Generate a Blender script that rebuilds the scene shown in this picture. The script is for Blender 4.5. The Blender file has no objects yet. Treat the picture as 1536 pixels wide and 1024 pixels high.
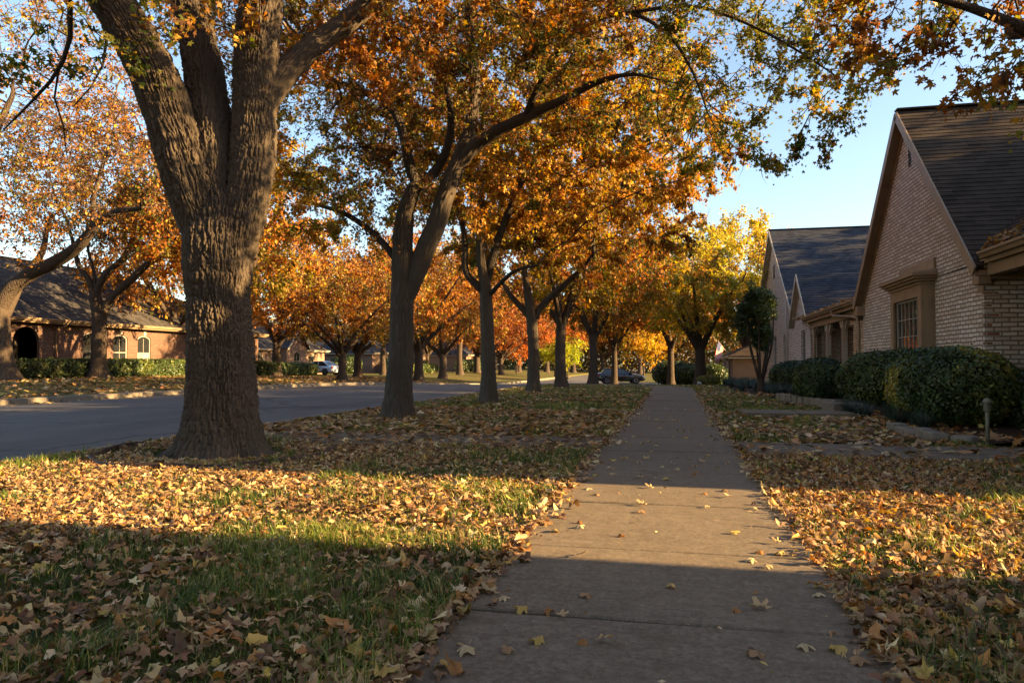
import bpy, math, random
import numpy as np
from mathutils import Vector, Matrix
R_ = math.radians
scene = bpy.context.scene
COL = scene.collection
rng = np.random.default_rng(7)
random.seed(7)

# ------------------------------------------------------------------ camera model (metres; the sidewalk runs along +Y)
FPX, HC = 1100.0, 0.90
YAW = math.atan(244 / FPX)
PIT = math.atan(33 / FPX)
CY, SY = math.cos(YAW), math.sin(YAW)
CP, SP = math.cos(PIT), math.sin(PIT)

def smooth(a, b, x):
    t = np.clip((np.asarray(x, float) - a) / (b - a), 0, 1)
    return t * t * (3 - 2 * t)

def gz(x, y):
    """height of the terrain"""
    left = smooth(-12, -32, x)
    return -1.05 * smooth(26, 74, y) * (1 - .45 * left) + .26 * smooth(-16.4, -25, x)

def P(px, py, d):
    """point seen at photo pixel (px, py) at level distance d from the camera"""
    x, y = (px - 768) / FPX, (512 - py) / FPX
    lev = CP - y * SP
    s = d / lev
    r, f, u = x * s, d, (SP + y * CP) * s
    return np.array([r * CY - f * SY, r * SY + f * CY, HC + u])

# ------------------------------------------------------------------ noise
def hsh(ix, iy, iz, seed):
    n = np.sin(ix * 127.1 + iy * 311.7 + iz * 74.7 + seed * 53.3) * 43758.5453
    return n - np.floor(n)

def noise3(p, seed=0):
    p = np.asarray(p, float)
    i = np.floor(p); f = p - i; f = f * f * (3 - 2 * f)
    out = 0
    for dx in (0, 1):
        for dy in (0, 1):
            for dz in (0, 1):
                w = (f[:, 0] if dx else 1 - f[:, 0]) * (f[:, 1] if dy else 1 - f[:, 1]) * (f[:, 2] if dz else 1 - f[:, 2])
                out = out + w * hsh(i[:, 0] + dx, i[:, 1] + dy, i[:, 2] + dz, seed)
    return out

def noise2(x, y, seed=0):
    x = np.atleast_1d(np.asarray(x, float)); y = np.atleast_1d(np.asarray(y, float))
    return noise3(np.stack([x, y, np.zeros_like(x)], 1), seed)

def worley(x, y, nx, seed):
    ix, iy = np.floor(x), np.floor(y)
    f1 = np.full(x.shape, 9.); f2 = np.full(x.shape, 9.)
    for dx in (-1, 0, 1):
        for dy in (-1, 0, 1):
            cx, cy = ix + dx, iy + dy
            m = np.mod(cx, nx)
            jx = cx + .1 + .8 * hsh(m, cy, 0, seed); jy = cy + .1 + .8 * hsh(m, cy, 5, seed)
            d = np.sqrt((x - jx) ** 2 + (y - jy) ** 2)
            f2 = np.minimum(f2, np.maximum(f1, d)); f1 = np.minimum(f1, d)
    return f1, f2

# ------------------------------------------------------------------ mesh helpers
def link(o, parent=None):
    COL.objects.link(o)
    if parent is not None:
        o.parent = parent
    return o

def mesh_np(name, V, faces, mat, parent=None, smoothed=False, col=None, mats=None, mat_idx=None):
    """faces: list of (M,k) int arrays"""
    me = bpy.data.meshes.new(name)
    V = np.asarray(V, np.float32)
    me.vertices.add(len(V)); me.vertices.foreach_set('co', V.ravel())
    starts, tot, idx, s = [], [], [], 0
    for F in faces:
        F = np.asarray(F, np.int32)
        if len(F) == 0: continue
        k = F.shape[1]
        starts.append(s + np.arange(len(F)) * k); tot.append(np.full(len(F), k)); idx.append(F.ravel())
        s += F.size
    idx = np.concatenate(idx); starts = np.concatenate(starts); tot = np.concatenate(tot)
    me.loops.add(len(idx)); me.loops.foreach_set('vertex_index', idx.astype(np.int32))
    me.polygons.add(len(starts)); me.polygons.foreach_set('loop_start', starts.astype(np.int32))
    try: me.polygons.foreach_set('loop_total', tot.astype(np.int32))
    except Exception: pass
    if smoothed:
        me.polygons.foreach_set('use_smooth', np.ones(len(starts), bool))
    if mat_idx is not None:
        me.polygons.foreach_set('material_index', np.asarray(mat_idx, np.int32))
    me.update(calc_edges=True)
    if col is not None:
        a = me.color_attributes.new('tint', 'FLOAT_COLOR', 'POINT')
        c = np.ones((len(V), 4), np.float32); c[:, :3] = col
        a.data.foreach_set('color', c.ravel())
    for m in (mats or [mat]):
        me.materials.append(m)
    o = bpy.data.objects.new(name, me)
    return link(o, parent)

class MB:
    def __init__(s): s.v = []; s.f = []; s.mi = []
    def add(s, vs, fs, mi=0):
        b = len(s.v); s.v += [tuple(map(float, q)) for q in vs]
        s.f += [tuple(b + i for i in f) for f in fs]; s.mi += [mi] * len(fs)
    def poly(s, pts, mi=0): s.add(pts, [tuple(range(len(pts)))], mi)
    def obox(s, o, u, n, u0, u1, n0, n1, z0, z1, mi=0):
        """box in the local frame origin o, wall direction u, outward direction n, world z"""
        o, u, n = np.array(o, float), np.array(u, float), np.array(n, float)
        vs = [o + u * a + n * b + np.array([0, 0, c]) for c in (z0, z1) for b in (n0, n1) for a in (u0, u1)]
        s.add(vs, [(0, 1, 3, 2), (4, 6, 7, 5), (0, 4, 5, 1), (2, 3, 7, 6), (0, 2, 6, 4), (1, 5, 7, 3)], mi)
    def box(s, x0, x1, y0, y1, z0, z1, mi=0):
        s.obox((0, 0, 0), (1, 0, 0), (0, 1, 0), x0, x1, y0, y1, z0, z1, mi)
    def beam(s, a, b, w, h, up=(0, 0, 1), mi=0):
        """square bar from a to b"""
        a, b = np.array(a, float), np.array(b, float)
        d = b - a; d /= np.linalg.norm(d); up = np.array(up, float)
        r = np.cross(d, up); r /= np.linalg.norm(r); t = np.cross(r, d)
        vs = [p + r * i * w / 2 + t * j * h / 2 for p in (a, b) for j in (-1, 1) for i in (-1, 1)]
        s.add(vs, [(0, 1, 3, 2), (4, 6, 7, 5), (0, 4, 5, 1), (2, 3, 7, 6), (0, 2, 6, 4), (1, 5, 7, 3)], mi)
    def tube(s, pts, rad, k=10, mi=0, caps=True):
        V, F = tube_np(np.array(pts, float), np.broadcast_to(np.array(rad, float), (len(pts),)), k)
        n = len(pts)
        fs = [tuple(f) for f in F]
        if caps:
            fs += [tuple(range(k))[::-1], tuple((n - 1) * k + i for i in range(k))]
        s.add(V, fs, mi)
    def lathe(s, prof, k=20, c=(0, 0, 0), axis='z', mi=0):
        vs = []
        for r, z in prof:
            for i in range(k):
                a = 2 * math.pi * i / k
                q = (r * math.cos(a), r * math.sin(a), z)
                if axis == 'y': q = (q[0], q[2], q[1])
                vs.append((c[0] + q[0], c[1] + q[1], c[2] + q[2]))
        n = len(prof)
        fs = [(j * k + i, j * k + (i + 1) % k, (j + 1) * k + (i + 1) % k, (j + 1) * k + i) for j in range(n - 1) for i in range(k)]
        fs += [tuple(range(k))[::-1], tuple((n - 1) * k + i for i in range(k))]
        s.add(vs, fs, mi)
    def build(s, name, mat, parent=None, smoothed=False, bevel=0, mats=None, off=None):
        me = bpy.data.meshes.new(name)
        v = s.v
        if off is not None:
            v = [(a - off[0], b - off[1], c - off[2]) for a, b, c in v]
        me.from_pydata(v, [], s.f)
        for m in (mats or [mat]): me.materials.append(m)
        me.polygons.foreach_set('material_index', s.mi)
        if smoothed: me.polygons.foreach_set('use_smooth', [True] * len(s.f))
        me.update()
        o = link(bpy.data.objects.new(name, me), parent)
        if bevel:
            b = o.modifiers.new('bevel', 'BEVEL'); b.width = bevel; b.segments = 2; b.limit_method = 'ANGLE'
        return o

def frames(pts):
    """parallel transport frames along a polyline"""
    n = len(pts)
    t = np.gradient(pts, axis=0); t /= np.linalg.norm(t, axis=1)[:, None] + 1e-12
    ref = np.array([1., 0, 0]) if abs(t[0, 0]) < .9 else np.array([0, 1., 0])
    A = np.zeros((n, 3)); B = np.zeros((n, 3))
    a = ref - t[0] * ref.dot(t[0]); a /= np.linalg.norm(a)
    for i in range(n):
        a = a - t[i] * a.dot(t[i]); a /= np.linalg.norm(a) + 1e-12
        A[i] = a; B[i] = np.cross(t[i], a)
    return t, A, B

def tube_np(pts, rad, k):
    t, A, B = frames(pts)
    ang = np.arange(k) * 2 * math.pi / k
    V = (pts[:, None, :] + rad[:, None, None] * (np.cos(ang)[None, :, None] * A[:, None, :] + np.sin(ang)[None, :, None] * B[:, None, :])).reshape(-1, 3)
    n = len(pts)
    i = np.arange(k); j = np.arange(n - 1)[:, None]
    F = np.stack([j * k + i, j * k + (i + 1) % k, (j + 1) * k + (i + 1) % k, (j + 1) * k + i], -1).reshape(-1, 4)
    return V, F

def inst(tv, tf, pos, X, Y, Z, sc):
    """copies of a template (k,3) with faces list -> verts, faces"""
    n, k = len(pos), len(tv)
    S = sc[:, None, None] if sc.ndim == 1 else sc[:, None, :]
    t = tv[None] * S
    V = pos[:, None, :] + t[..., 0:1] * X[:, None] + t[..., 1:2] * Y[:, None] + t[..., 2:3] * Z[:, None]
    F = [(np.asarray(f)[None] + (np.arange(n) * k)[:, None, None]).reshape(-1, len(f[0])) for f in tf]
    return V.reshape(-1, 3), F

def norm(a): return a / (np.linalg.norm(a, axis=-1, keepdims=True) + 1e-9)

def rand_frames(n, up, spread, g):
    """random frames whose z axis scatters round up"""
    Z = norm(np.asarray(up, float) + g.normal(0, spread, (n, 3)))
    X = norm(np.cross(g.normal(0, 1, (n, 3)), Z)); Y = np.cross(Z, X)
    return X, Y, Z

def tag(o, label=None, cat=None, group=None, kind=None):
    if label: o['label'] = label
    if cat: o['category'] = cat
    if group: o['group'] = group
    if kind: o['kind'] = kind
    return o

def thing(name, label, cat, loc, group=None, rz=0):
    o = bpy.data.objects.new(name, None); o.empty_display_size = .2
    o.location = [float(c) for c in loc]; o.rotation_euler = (0, 0, rz)
    link(o); return tag(o, label, cat, group)

def copy_thing(root, loc, rz=0, sc=1, label=None, group=None, col=None):
    kids = [c for c in bpy.data.objects if c.parent == root]
    r = root.copy(); COL.objects.link(r)
    r.location = [float(c) for c in loc]; r.rotation_euler = (0, 0, rz); r.scale = (sc, sc, sc) if np.isscalar(sc) else sc
    if label: r['label'] = label
    if group: r['group'] = group
    for c in kids:
        d = c.copy(); COL.objects.link(d); d.parent = r
        if col: d.color = col
        for g in [q for q in bpy.data.objects if q.parent == c]:
            e = g.copy(); COL.objects.link(e); e.parent = d
    return r

# ------------------------------------------------------------------ materials
def new_mat(name):
    m = bpy.data.materials.new(name); m.use_nodes = True
    nt = m.node_tree; nt.nodes.clear()
    out = nt.nodes.new('ShaderNodeOutputMaterial')
    return m, nt, out
class NT:
    def __init__(s, nt): s.nt = nt
    def n(s, t, **kw):
        nd = s.nt.nodes.new(t)
        for k, v in kw.items():
            if k.startswith('i_'):
                key = k[2:].replace('_', ' ')
                nd.inputs[key].default_value = v
            else: setattr(nd, k, v)
        return nd
    def l(s, a, b): s.nt.links.new(a, b)
    def math(s, op, a, b=None, c=None, clamp=False):
        nd = s.nt.nodes.new('ShaderNodeMath'); nd.operation = op; nd.use_clamp = clamp
        for i, q in enumerate((a, b, c)):
            if q is None: continue
            if hasattr(q, 'is_output'): s.l(q, nd.inputs[i])
            else: nd.inputs[i].default_value = q
        return nd.outputs[0]
    def mix(s, f, a, b, blend='MIX'):
        nd = s.nt.nodes.new('ShaderNodeMix'); nd.data_type = 'RGBA'; nd.blend_type = blend
        for sock, q in ((nd.inputs[0], f), (nd.inputs[6], a), (nd.inputs[7], b)):
            if hasattr(q, 'is_output'): s.l(q, sock)
            elif np.isscalar(q): sock.default_value = q
            else: sock.default_value = tuple(q) + ((1,) if len(q) == 3 else ())
        return nd.outputs[2]
    def noise(s, vec, scale, detail=4, rough=.55, dist=0, col=False):
        nd = s.n('ShaderNodeTexNoise'); nd.inputs['Scale'].default_value = scale; nd.inputs['Detail'].default_value = detail
        nd.inputs['Roughness'].default_value = rough; nd.inputs['Distortion'].default_value = dist
        if vec is not None: s.l(vec, nd.inputs['Vector'])
        return nd.outputs['Color' if col else 'Fac']
    def ramp(s, f, stops, interp='LINEAR'):
        nd = s.n('ShaderNodeValToRGB'); cr = nd.color_ramp; cr.interpolation = interp
        while len(cr.elements) < len(stops): cr.elements.new(.5)
        for e, (p, c) in zip(cr.elements, stops):
            e.position = p; e.color = tuple(c) + (1,) if len(c) == 3 else c
        s.l(f, nd.inputs[0]); return nd.outputs[0]
    def mapr(s, f, a, b, c=0., d=1.):
        nd = s.n('ShaderNodeMapRange'); s.l(f, nd.inputs[0])
        for i, q in enumerate((a, b, c, d)): nd.inputs[i + 1].default_value = q
        return nd.outputs[0]
    def bump(s, h, strength=.5, dist=.02, nrm=None):
        nd = s.n('ShaderNodeBump'); nd.inputs['Strength'].default_value = strength; nd.inputs['Distance'].default_value = dist
        s.l(h, nd.inputs['Height'])
        if nrm is not None: s.l(nrm, nd.inputs['Normal'])
        return nd.outputs[0]
    def pbr(s, out, col, rough=.8, spec=.3, metal=0, nrm=None, extra=None):
        b = s.n('ShaderNodeBsdfPrincipled')
        if hasattr(col, 'is_output'): s.l(col, b.inputs['Base Color'])
        else: b.inputs['Base Color'].default_value = tuple(col) + (1,)
        if hasattr(rough, 'is_output'): s.l(rough, b.inputs['Roughness'])
        else: b.inputs['Roughness'].default_value = rough
        b.inputs['Specular IOR Level'].default_value = spec; b.inputs['Metallic'].default_value = metal
        if nrm is not None: s.l(nrm, b.inputs['Normal'])
        for k, v in (extra or {}).items(): b.inputs[k].default_value = v
        if out is not None: s.l(b.outputs[0], out.inputs['Surface'])
        return b
    def pos(s): return s.n('ShaderNodeNewGeometry').outputs['Position']
    def obj(s): return s.n('ShaderNodeTexCoord').outputs['Object']
    def scale(s, v, sc):
        nd = s.n('ShaderNodeMapping'); nd.inputs['Scale'].default_value = sc; s.l(v, nd.inputs['Vector']); return nd.outputs[0]

def m_plain(name, col, rough=.6, spec=.4, metal=0, var=.25, scale=6., bump=0., extra=None):
    m, nt, out = new_mat(name); T = NT(nt)
    p = T.obj()
    f = T.noise(p, scale, 6)
    c = T.mix(T.mapr(f, .3, .7), [q * (1 - var) for q in col], [min(1, q * (1 + var)) for q in col])
    nr = T.bump(T.noise(p, scale * 12, 4), bump, .01) if bump else None
    T.pbr(out, c, rough, spec, metal, nr, extra)
    return m

def m_leaf(name, trans=.45, rough=.55, spec=.25, tintobj=False, bright=1.0):
    m, nt, out = new_mat(name); T = NT(nt)
    a = T.n('ShaderNodeAttribute'); a.attribute_name = 'tint'
    c = a.outputs['Color']
    if tintobj:
        oi = T.n('ShaderNodeObjectInfo'); c = T.mix(1., c, oi.outputs['Color'], 'MULTIPLY')
    b = T.pbr(None, c, rough, spec)
    t = T.n('ShaderNodeBsdfTranslucent'); 
    hs = T.n('ShaderNodeHueSaturation'); hs.inputs['Saturation'].default_value = 1.15; hs.inputs['Value'].default_value = 1.25 * bright
    T.l(c, hs.inputs['Color']); T.l(hs.outputs[0], t.inputs['Color'])
    mx = T.n('ShaderNodeMixShader'); mx.inputs[0].default_value = trans
    T.l(b.outputs[0], mx.inputs[1]); T.l(t.outputs[0], mx.inputs[2]); T.l(mx.outputs[0], out.inputs['Surface'])
    return m

def wall_coords(T, slope=False):
    """(u, v): along the wall / up it, chosen by the face's facing"""
    g = T.n('ShaderNodeNewGeometry')
    sx = T.n('ShaderNodeSeparateXYZ'); T.l(g.outputs['Position'], sx.inputs[0])
    nx = T.n('ShaderNodeSeparateXYZ'); T.l(g.outputs['True Normal'], nx.inputs[0])
    ax, ay = T.math('ABSOLUTE', nx.outputs[0]), T.math('ABSOLUTE', nx.outputs[1])
    f = T.math('GREATER_THAN', ax, ay)
    inv = T.math('SUBTRACT', 1., f)
    u = T.math('ADD', T.math('MULTIPLY', f, sx.outputs[1]), T.math('MULTIPLY', inv, sx.outputs[0]))
    cb = T.n('ShaderNodeCombineXYZ'); T.l(u, cb.inputs[0]); T.l(sx.outputs[2], cb.inputs[1])
    return cb.outputs[0], g.outputs['Position']

def m_brick(name, c1, c2, c3, mortar, wash=None):
    m, nt, out = new_mat(name); T = NT(nt)
    uv, p = wall_coords(T)
    # wobble so no course is ruler straight
    w = T.noise(p, 2.5, 2, col=True)
    vm = T.n('ShaderNodeVectorMath', operation='MULTIPLY_ADD'); T.l(w, vm.inputs[0]); vm.inputs[1].default_value = (.07, .034, 0); T.l(uv, vm.inputs[2])
    uv2 = vm.outputs[0]
    br = T.n('ShaderNodeTexBrick'); T.l(uv2, br.inputs['Vector'])
    br.inputs['Scale'].default_value = 1; br.inputs['Brick Width'].default_value = .235; br.inputs['Row Height'].default_value = .076
    br.inputs['Mortar Size'].default_value = .014; br.inputs['Mortar Smooth'].default_value = .35; br.inputs['Bias'].default_value = 0
    br.inputs['Color1'].default_value = (0, 0, 0, 1); br.inputs['Color2'].default_value = (1, 1, 1, 1); br.inputs['Mortar'].default_value = (.5, .5, .5, 1)
    rnd = T.n('ShaderNodeSeparateColor'); T.l(br.outputs['Color'], rnd.inputs[0])
    base = T.ramp(rnd.outputs[0], [(0, c1), (.35, c2), (.7, c3), (1, [.6 * a + .4 * b for a, b in zip(c1, c3)])])
    n1 = T.noise(p, 7, 6, .65); n2 = T.noise(p, 38, 5, .7)
    base = T.mix(T.mapr(n1, .4, .75, 0, .4), base, [q * .7 for q in c2])
    n7 = T.noise(p, 1.9, 4, .6)
    base = T.mix(T.mapr(n7, .52, .68, 0, .45), base, [c2[0] * .95, c2[1] * .74, c2[2] * .62])
    base = T.mix(T.mapr(n2, .45, .75, 0, .6), base, wash or c1)
    base = T.mix(br.outputs['Fac'], base, T.mix(n2, [q * .8 for q in mortar], mortar))
    h = T.math('ADD', T.math('MULTIPLY', T.math('SUBTRACT', 1., br.outputs['Fac']), 1.), T.math('MULTIPLY', n2, .55))
    h = T.math('ADD', h, T.math('MULTIPLY', rnd.outputs[0], .35))
    T.pbr(out, base, .9, .15, 0, T.bump(h, 1., .02))
    return m

def m_shingle(name, c1, c2, c3):
    m, nt, out = new_mat(name); T = NT(nt)
    uv, p = wall_coords(T)
    br = T.n('ShaderNodeTexBrick'); T.l(uv, br.inputs['Vector'])
    br.inputs['Scale'].default_value = 1; br.inputs['Brick Width'].default_value = .24; br.inputs['Row Height'].default_value = .0985
    br.inputs['Mortar Size'].default_value = .003; br.inputs['Color1'].default_value = (0, 0, 0, 1); br.inputs['Color2'].default_value = (1, 1, 1, 1)
    br.inputs['Mortar'].default_value = (.2, .2, .2, 1)
    s = T.n('ShaderNodeSeparateColor'); T.l(br.outputs['Color'], s.inputs[0])
    base = T.ramp(s.outputs[0], [(0, c1), (.5, c2), (1, c3)])
    n1 = T.noise(p, 1.3, 5, .6); n2 = T.noise(p, 90, 3)
    base = T.mix(T.mapr(n1, .35, .7, 0, .5), base, [q * 1.35 for q in c3])
    base = T.mix(T.mapr(n2, .3, .8, 0, .4), base, [q * .5 for q in c1])
    T.pbr(out, base, .95, .1, 0, T.bump(T.math('ADD', n2, T.math('MULTIPLY', s.outputs[0], .5)), .5, .006))
    return m

def m_bark(name, dark, light, bump=.9, sc=1., attr=False):
    m, nt, out = new_mat(name); T = NT(nt)
    p = T.obj()
    q = T.scale(p, (sc, sc, sc * .28))
    vo = T.n('ShaderNodeTexVoronoi'); vo.feature = 'DISTANCE_TO_EDGE'; vo.inputs['Scale'].default_value = 16
    w = T.noise(q, 9, 3, col=True)
    vm = T.n('ShaderNodeVectorMath', operation='MULTIPLY_ADD'); T.l(w, vm.inputs[0]); vm.inputs[1].default_value = (.09, .09, .09); T.l(q, vm.inputs[2])
    T.l(vm.outputs[0], vo.inputs['Vector'])
    ridge = T.mapr(vo.outputs['Distance'], .0, .35)
    f = T.noise(T.scale(p, (30 * sc, 30 * sc, 8 * sc)), 1., 6, .7)
    big = T.noise(p, 1.7, 4)
    c = T.mix(T.math('ADD', T.math('MULTIPLY', f, .7), T.math('MULTIPLY', big, .3)), dark, light)
    # lichen on the bark
    li = T.mapr(T.noise(p, 5.5, 6, .7), .60, .72, 0, .45)
    c = T.mix(li, c, [light[0] * .85, light[1] * 1.05, light[2] * 1.0])
    h = T.math('ADD', T.math('MULTIPLY', ridge, 0.15 if attr else 1.), T.math('MULTIPLY', f, .45))
    T.pbr(out, c, .9, .15, 0, T.bump(h, bump, .012 if attr else .02))
    return m
# ------------------------------------------------------------------ camera, sky, sun
SUN_EL, SUN_AZ = R_(16.0), R_(89.0)       # azimuth clockwise from +Y: the sun stands over the houses on +X
SUN_W, SKY_W, EXPO = 5.0, 0.064, 2.52
cam = bpy.data.cameras.new('camera'); co = link(bpy.data.objects.new('camera', cam))
cam.sensor_width = 36; cam.lens = 36 * FPX / 1536; cam.clip_end = 3000; cam.clip_start = .05
co.location = (0, 0, HC); co.rotation_euler = (math.pi / 2 + PIT, 0, YAW)
scene.camera = co
w = bpy.data.worlds.new("World"); scene.world = w; w.use_nodes = True
wn = w.node_tree; bg = wn.nodes['Background']
sky = wn.nodes.new('ShaderNodeTexSky'); sky.sky_type = 'NISHITA'; sky.sun_disc = False
sky.sun_elevation = SUN_EL; sky.sun_rotation = SUN_AZ; sky.air_density = 1.0; sky.dust_density = 1.4; sky.ozone_density = 1.0; sky.altitude = 200
wn.links.new(sky.outputs[0], bg.inputs['Color']); bg.inputs['Strength'].default_value = SKY_W
sl = bpy.data.lights.new('sun', 'SUN'); sl.energy = SUN_W; sl.angle = R_(.5); sl.color = (1.0, .66, .29)
so = link(bpy.data.objects.new('sun', sl))
sd = Vector((math.sin(SUN_AZ) * math.cos(SUN_EL), math.cos(SUN_AZ) * math.cos(SUN_EL), math.sin(SUN_EL)))
so.rotation_euler = sd.to_track_quat('Z', 'Y').to_euler(); so.location = (30, 0, 30)
vs = scene.view_settings; vs.view_transform = 'Standard'; vs.look = 'None'; vs.exposure = EXPO; vs.gamma = 1; vs.use_curve_mapping = False
scene.render.engine = 'CYCLES'
cy = scene.cycles
cy.max_bounces = 7; cy.diffuse_bounces = 4; cy.glossy_bounces = 3; cy.transmission_bounces = 4; cy.transparent_max_bounces = 4
cy.use_denoising = True; cy.sample_clamp_indirect = 6; cy.caustics_reflective = False; cy.caustics_refractive = False

# ------------------------------------------------------------------ materials of the setting
def mat_lawn():
    m, nt, out = new_mat('lawn soil and thatch'); T = NT(nt); p = T.pos()
    n1 = T.noise(p, .55, 5, .6); n2 = T.noise(p, 9, 6, .7); n3 = T.noise(p, 60, 4, .7); n4 = T.noise(p, .13, 3)
    g = T.mix(n2, (.040, .062, .014), (.105, .125, .030))
    b = T.mix(n3, (.045, .026, .013), (.19, .115, .055))
    f = T.mapr(T.math('ADD', T.math('MULTIPLY', n1, .6), T.math('MULTIPLY', n4, .4)), .40, .60)
    c = T.mix(T.math('ADD', T.math('MULTIPLY', f, .6), .12), g, b)
    c = T.mix(T.mapr(n3, .55, .75, 0, .6), c, (.24, .15, .07))
    h = T.math('ADD', n2, T.math('MULTIPLY', n3, .8))
    T.pbr(out, c, .95, .1, 0, T.bump(h, 1., .05)); return m
def mat_concrete(name, col, dirt=.5):
    m, nt, out = new_mat(name); T = NT(nt); p = T.pos()
    n1 = T.noise(p, 1.1, 6, .65); n2 = T.noise(p, 13, 6, .7); n3 = T.noise(p, 170, 3, .7)
    n4 = T.noise(p, 45, 5, .75)
    c = T.mix(T.mapr(n1, .3, .7), [q * .62 for q in col], [q * 1.08 for q in col])
    c = T.mix(T.mapr(n4, .40, .68, 0, .8), c, [q * 1.75 for q in col])
    n5 = T.noise(T.scale(p, (4, 22, 4)), 1., 6, .75)
    c = T.mix(T.mapr(n5, .48, .72, 0, .55), c, [q * .5 for q in col])
    c = T.mix(T.mapr(n2, .42, .75, 0, dirt), c, [col[0] * .62, col[1] * .56, col[2] * .5])
    c = T.mix(T.mapr(n3, .5, .8, 0, .45), c, [min(1, q * 1.6) for q in col])
    c = T.mix(T.mapr(n3, .46, .26, 0, .8), c, [q * .35 for q in col])
    # stains left by wet leaves
    vo = T.n('ShaderNodeTexVoronoi'); vo.inputs['Scale'].default_value = 2.3; T.l(p, vo.inputs['Vector'])
    st = T.mapr(T.math('ADD', vo.outputs['Distance'], T.math('MULTIPLY', n2, .35)), .20, .36, .45, 0)
    c = T.mix(st, c, [col[0] * .5, col[1] * .44, col[2] * .38])
    cr = T.n('ShaderNodeTexVoronoi'); cr.feature = 'DISTANCE_TO_EDGE'; cr.inputs['Scale'].default_value = .42
    wv = T.noise(p, 3, 5, .65, col=True); vm = T.n('ShaderNodeVectorMath', operation='MULTIPLY_ADD'); T.l(wv, vm.inputs[0]); vm.inputs[1].default_value = (.5, .5, .5); T.l(p, vm.inputs[2]); T.l(vm.outputs[0], cr.inputs['Vector'])
    ck = T.mapr(cr.outputs['Distance'], .0, .006, .8, 0)
    ck = T.math('MULTIPLY', ck, T.mapr(n1, .5, .6))
    c = T.mix(ck, c, [q * .25 for q in col])
    h = T.math('ADD', T.math('MULTIPLY', n3, .6), T.math('MULTIPLY', n2, .6))
    T.pbr(out, c, .88, .22, 0, T.bump(h, .45, .006)); return m
def mat_asphalt():
    m, nt, out = new_mat('worn asphalt'); T = NT(nt); p = T.pos()
    n1 = T.noise(T.scale(p, (1, .25, 1)), .8, 5, .6); n2 = T.noise(p, 5, 6, .7); n3 = T.noise(p, 140, 3, .7)
    c = T.mix(n1, (.078, .070, .064), (.132, .120, .112))
    c = T.mix(T.mapr(n3, .5, .75, 0, .6), c, (.19, .178, .17))
    c = T.mix(T.mapr(n2, .55, .75, 0, .4), c, (.06, .057, .056))
    cr = T.n('ShaderNodeTexVoronoi'); cr.feature = 'DISTANCE_TO_EDGE'; cr.inputs['Scale'].default_value = .23
    wv = T.noise(p, 1.2, 5, .65, col=True); vm = T.n('ShaderNodeVectorMath', operation='MULTIPLY_ADD'); T.l(wv, vm.inputs[0]); vm.inputs[1].default_value = (1.6, 1.6, 0); T.l(p, vm.inputs[2]); T.l(vm.outputs[0], cr.inputs['Vector'])
    ck = T.mapr(cr.outputs['Distance'], .0, .018, .85, 0)
    c = T.mix(ck, c, (.025, .024, .024))
    n6 = T.noise(T.scale(p, (.5, .12, 1)), 2.2, 6, .65)
    c = T.mix(T.mapr(n6, .45, .62, 0, .45), c, (.052, .047, .044))
    T.pbr(out, c, .85, .3, 0, T.bump(T.math('ADD', n3, T.math('MULTIPLY', n2, .4)), .5, .008)); return m
M = {}
M['lawn'] = mat_lawn()
M['walk'] = mat_concrete('sidewalk concrete', (.155, .122, .084), .75)
M['curb'] = mat_concrete('curb concrete', (.18, .152, .115), .5)
M['asphalt'] = mat_asphalt()
M['mulch'] = m_plain('bark mulch', (.05, .03, .018), .95, .1, 0, .6, 14, 1.)

# ------------------------------------------------------------------ ground sheet
ROAD0, ROAD1 = -16.0, -6.0
def graded(a, b, near, n0, n1):
    out = [a]; 
    while out[-1] < b:
        d = abs(out[-1] - near); out.append(out[-1] + n0 + d * n1)
    return out
xs = sorted(set([-400, -250, -160, -110, -80] + [round(v, 3) for v in np.arange(-60, -16.4, 1.2)] + [-16.17, -16.12, -16.0, -11, -6.0, -5.88, -5.83] + [round(v, 3) for v in np.arange(-5.5, 9, .25)] + list(range(9, 40, 3)) + [45, 60, 90, 130, 200, 400]))
ys = sorted(set([-60, -30, -15, -8] + [round(v, 3) for v in np.arange(-4, 14, .25)] + [round(v, 3) for v in np.arange(14, 90, 1.0)] + [95, 105, 120, 140, 170, 220, 300, 450]))
Xg, Yg = np.meshgrid(xs, ys)
lump = (noise2(Xg.ravel() * .9, Yg.ravel() * .9, 3).reshape(Xg.shape) - .5) * .05 * ((Xg > -5.8) & (Xg < 9))
walkz = (Xg > -1.2) & (Xg < 1.1)
lump = np.where(walkz, 0, lump)
Zg = gz(Xg, Yg) + lump
Zg = np.where((Xg > -16.15) & (Xg < -5.85), gz(Xg, Yg) - .32, Zg)
nx, ny = len(xs), len(ys)
i = np.arange(nx - 1); j = np.arange(ny - 1)[:, None]
F = np.stack([j * nx + i, j * nx + i + 1, (j + 1) * nx + i + 1, (j + 1) * nx + i], -1).reshape(-1, 4)
g = mesh_np('ground', np.stack([Xg.ravel(), Yg.ravel(), Zg.ravel()], 1), [F], M['lawn'], None, True); tag(g, kind='structure')
from bisect import bisect_right
def hg(x, y):
    """height of the built ground sheet (arrays)"""
    x = np.asarray(x, float); y = np.asarray(y, float)
    ix = np.clip(np.searchsorted(xs, x) - 1, 0, nx - 2); iy = np.clip(np.searchsorted(ys, y) - 1, 0, ny - 2)
    X0, X1 = np.array(xs)[ix], np.array(xs)[ix + 1]; Y0, Y1 = np.array(ys)[iy], np.array(ys)[iy + 1]
    a = (x - X0) / (X1 - X0); b = (y - Y0) / (Y1 - Y0)
    return Zg[iy, ix] * (1 - a) * (1 - b) + Zg[iy, ix + 1] * a * (1 - b) + Zg[iy + 1, ix] * (1 - a) * b + Zg[iy + 1, ix + 1] * a * b
def h1(x, y): return float(hg(np.array([x]), np.array([y]))[0])

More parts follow.
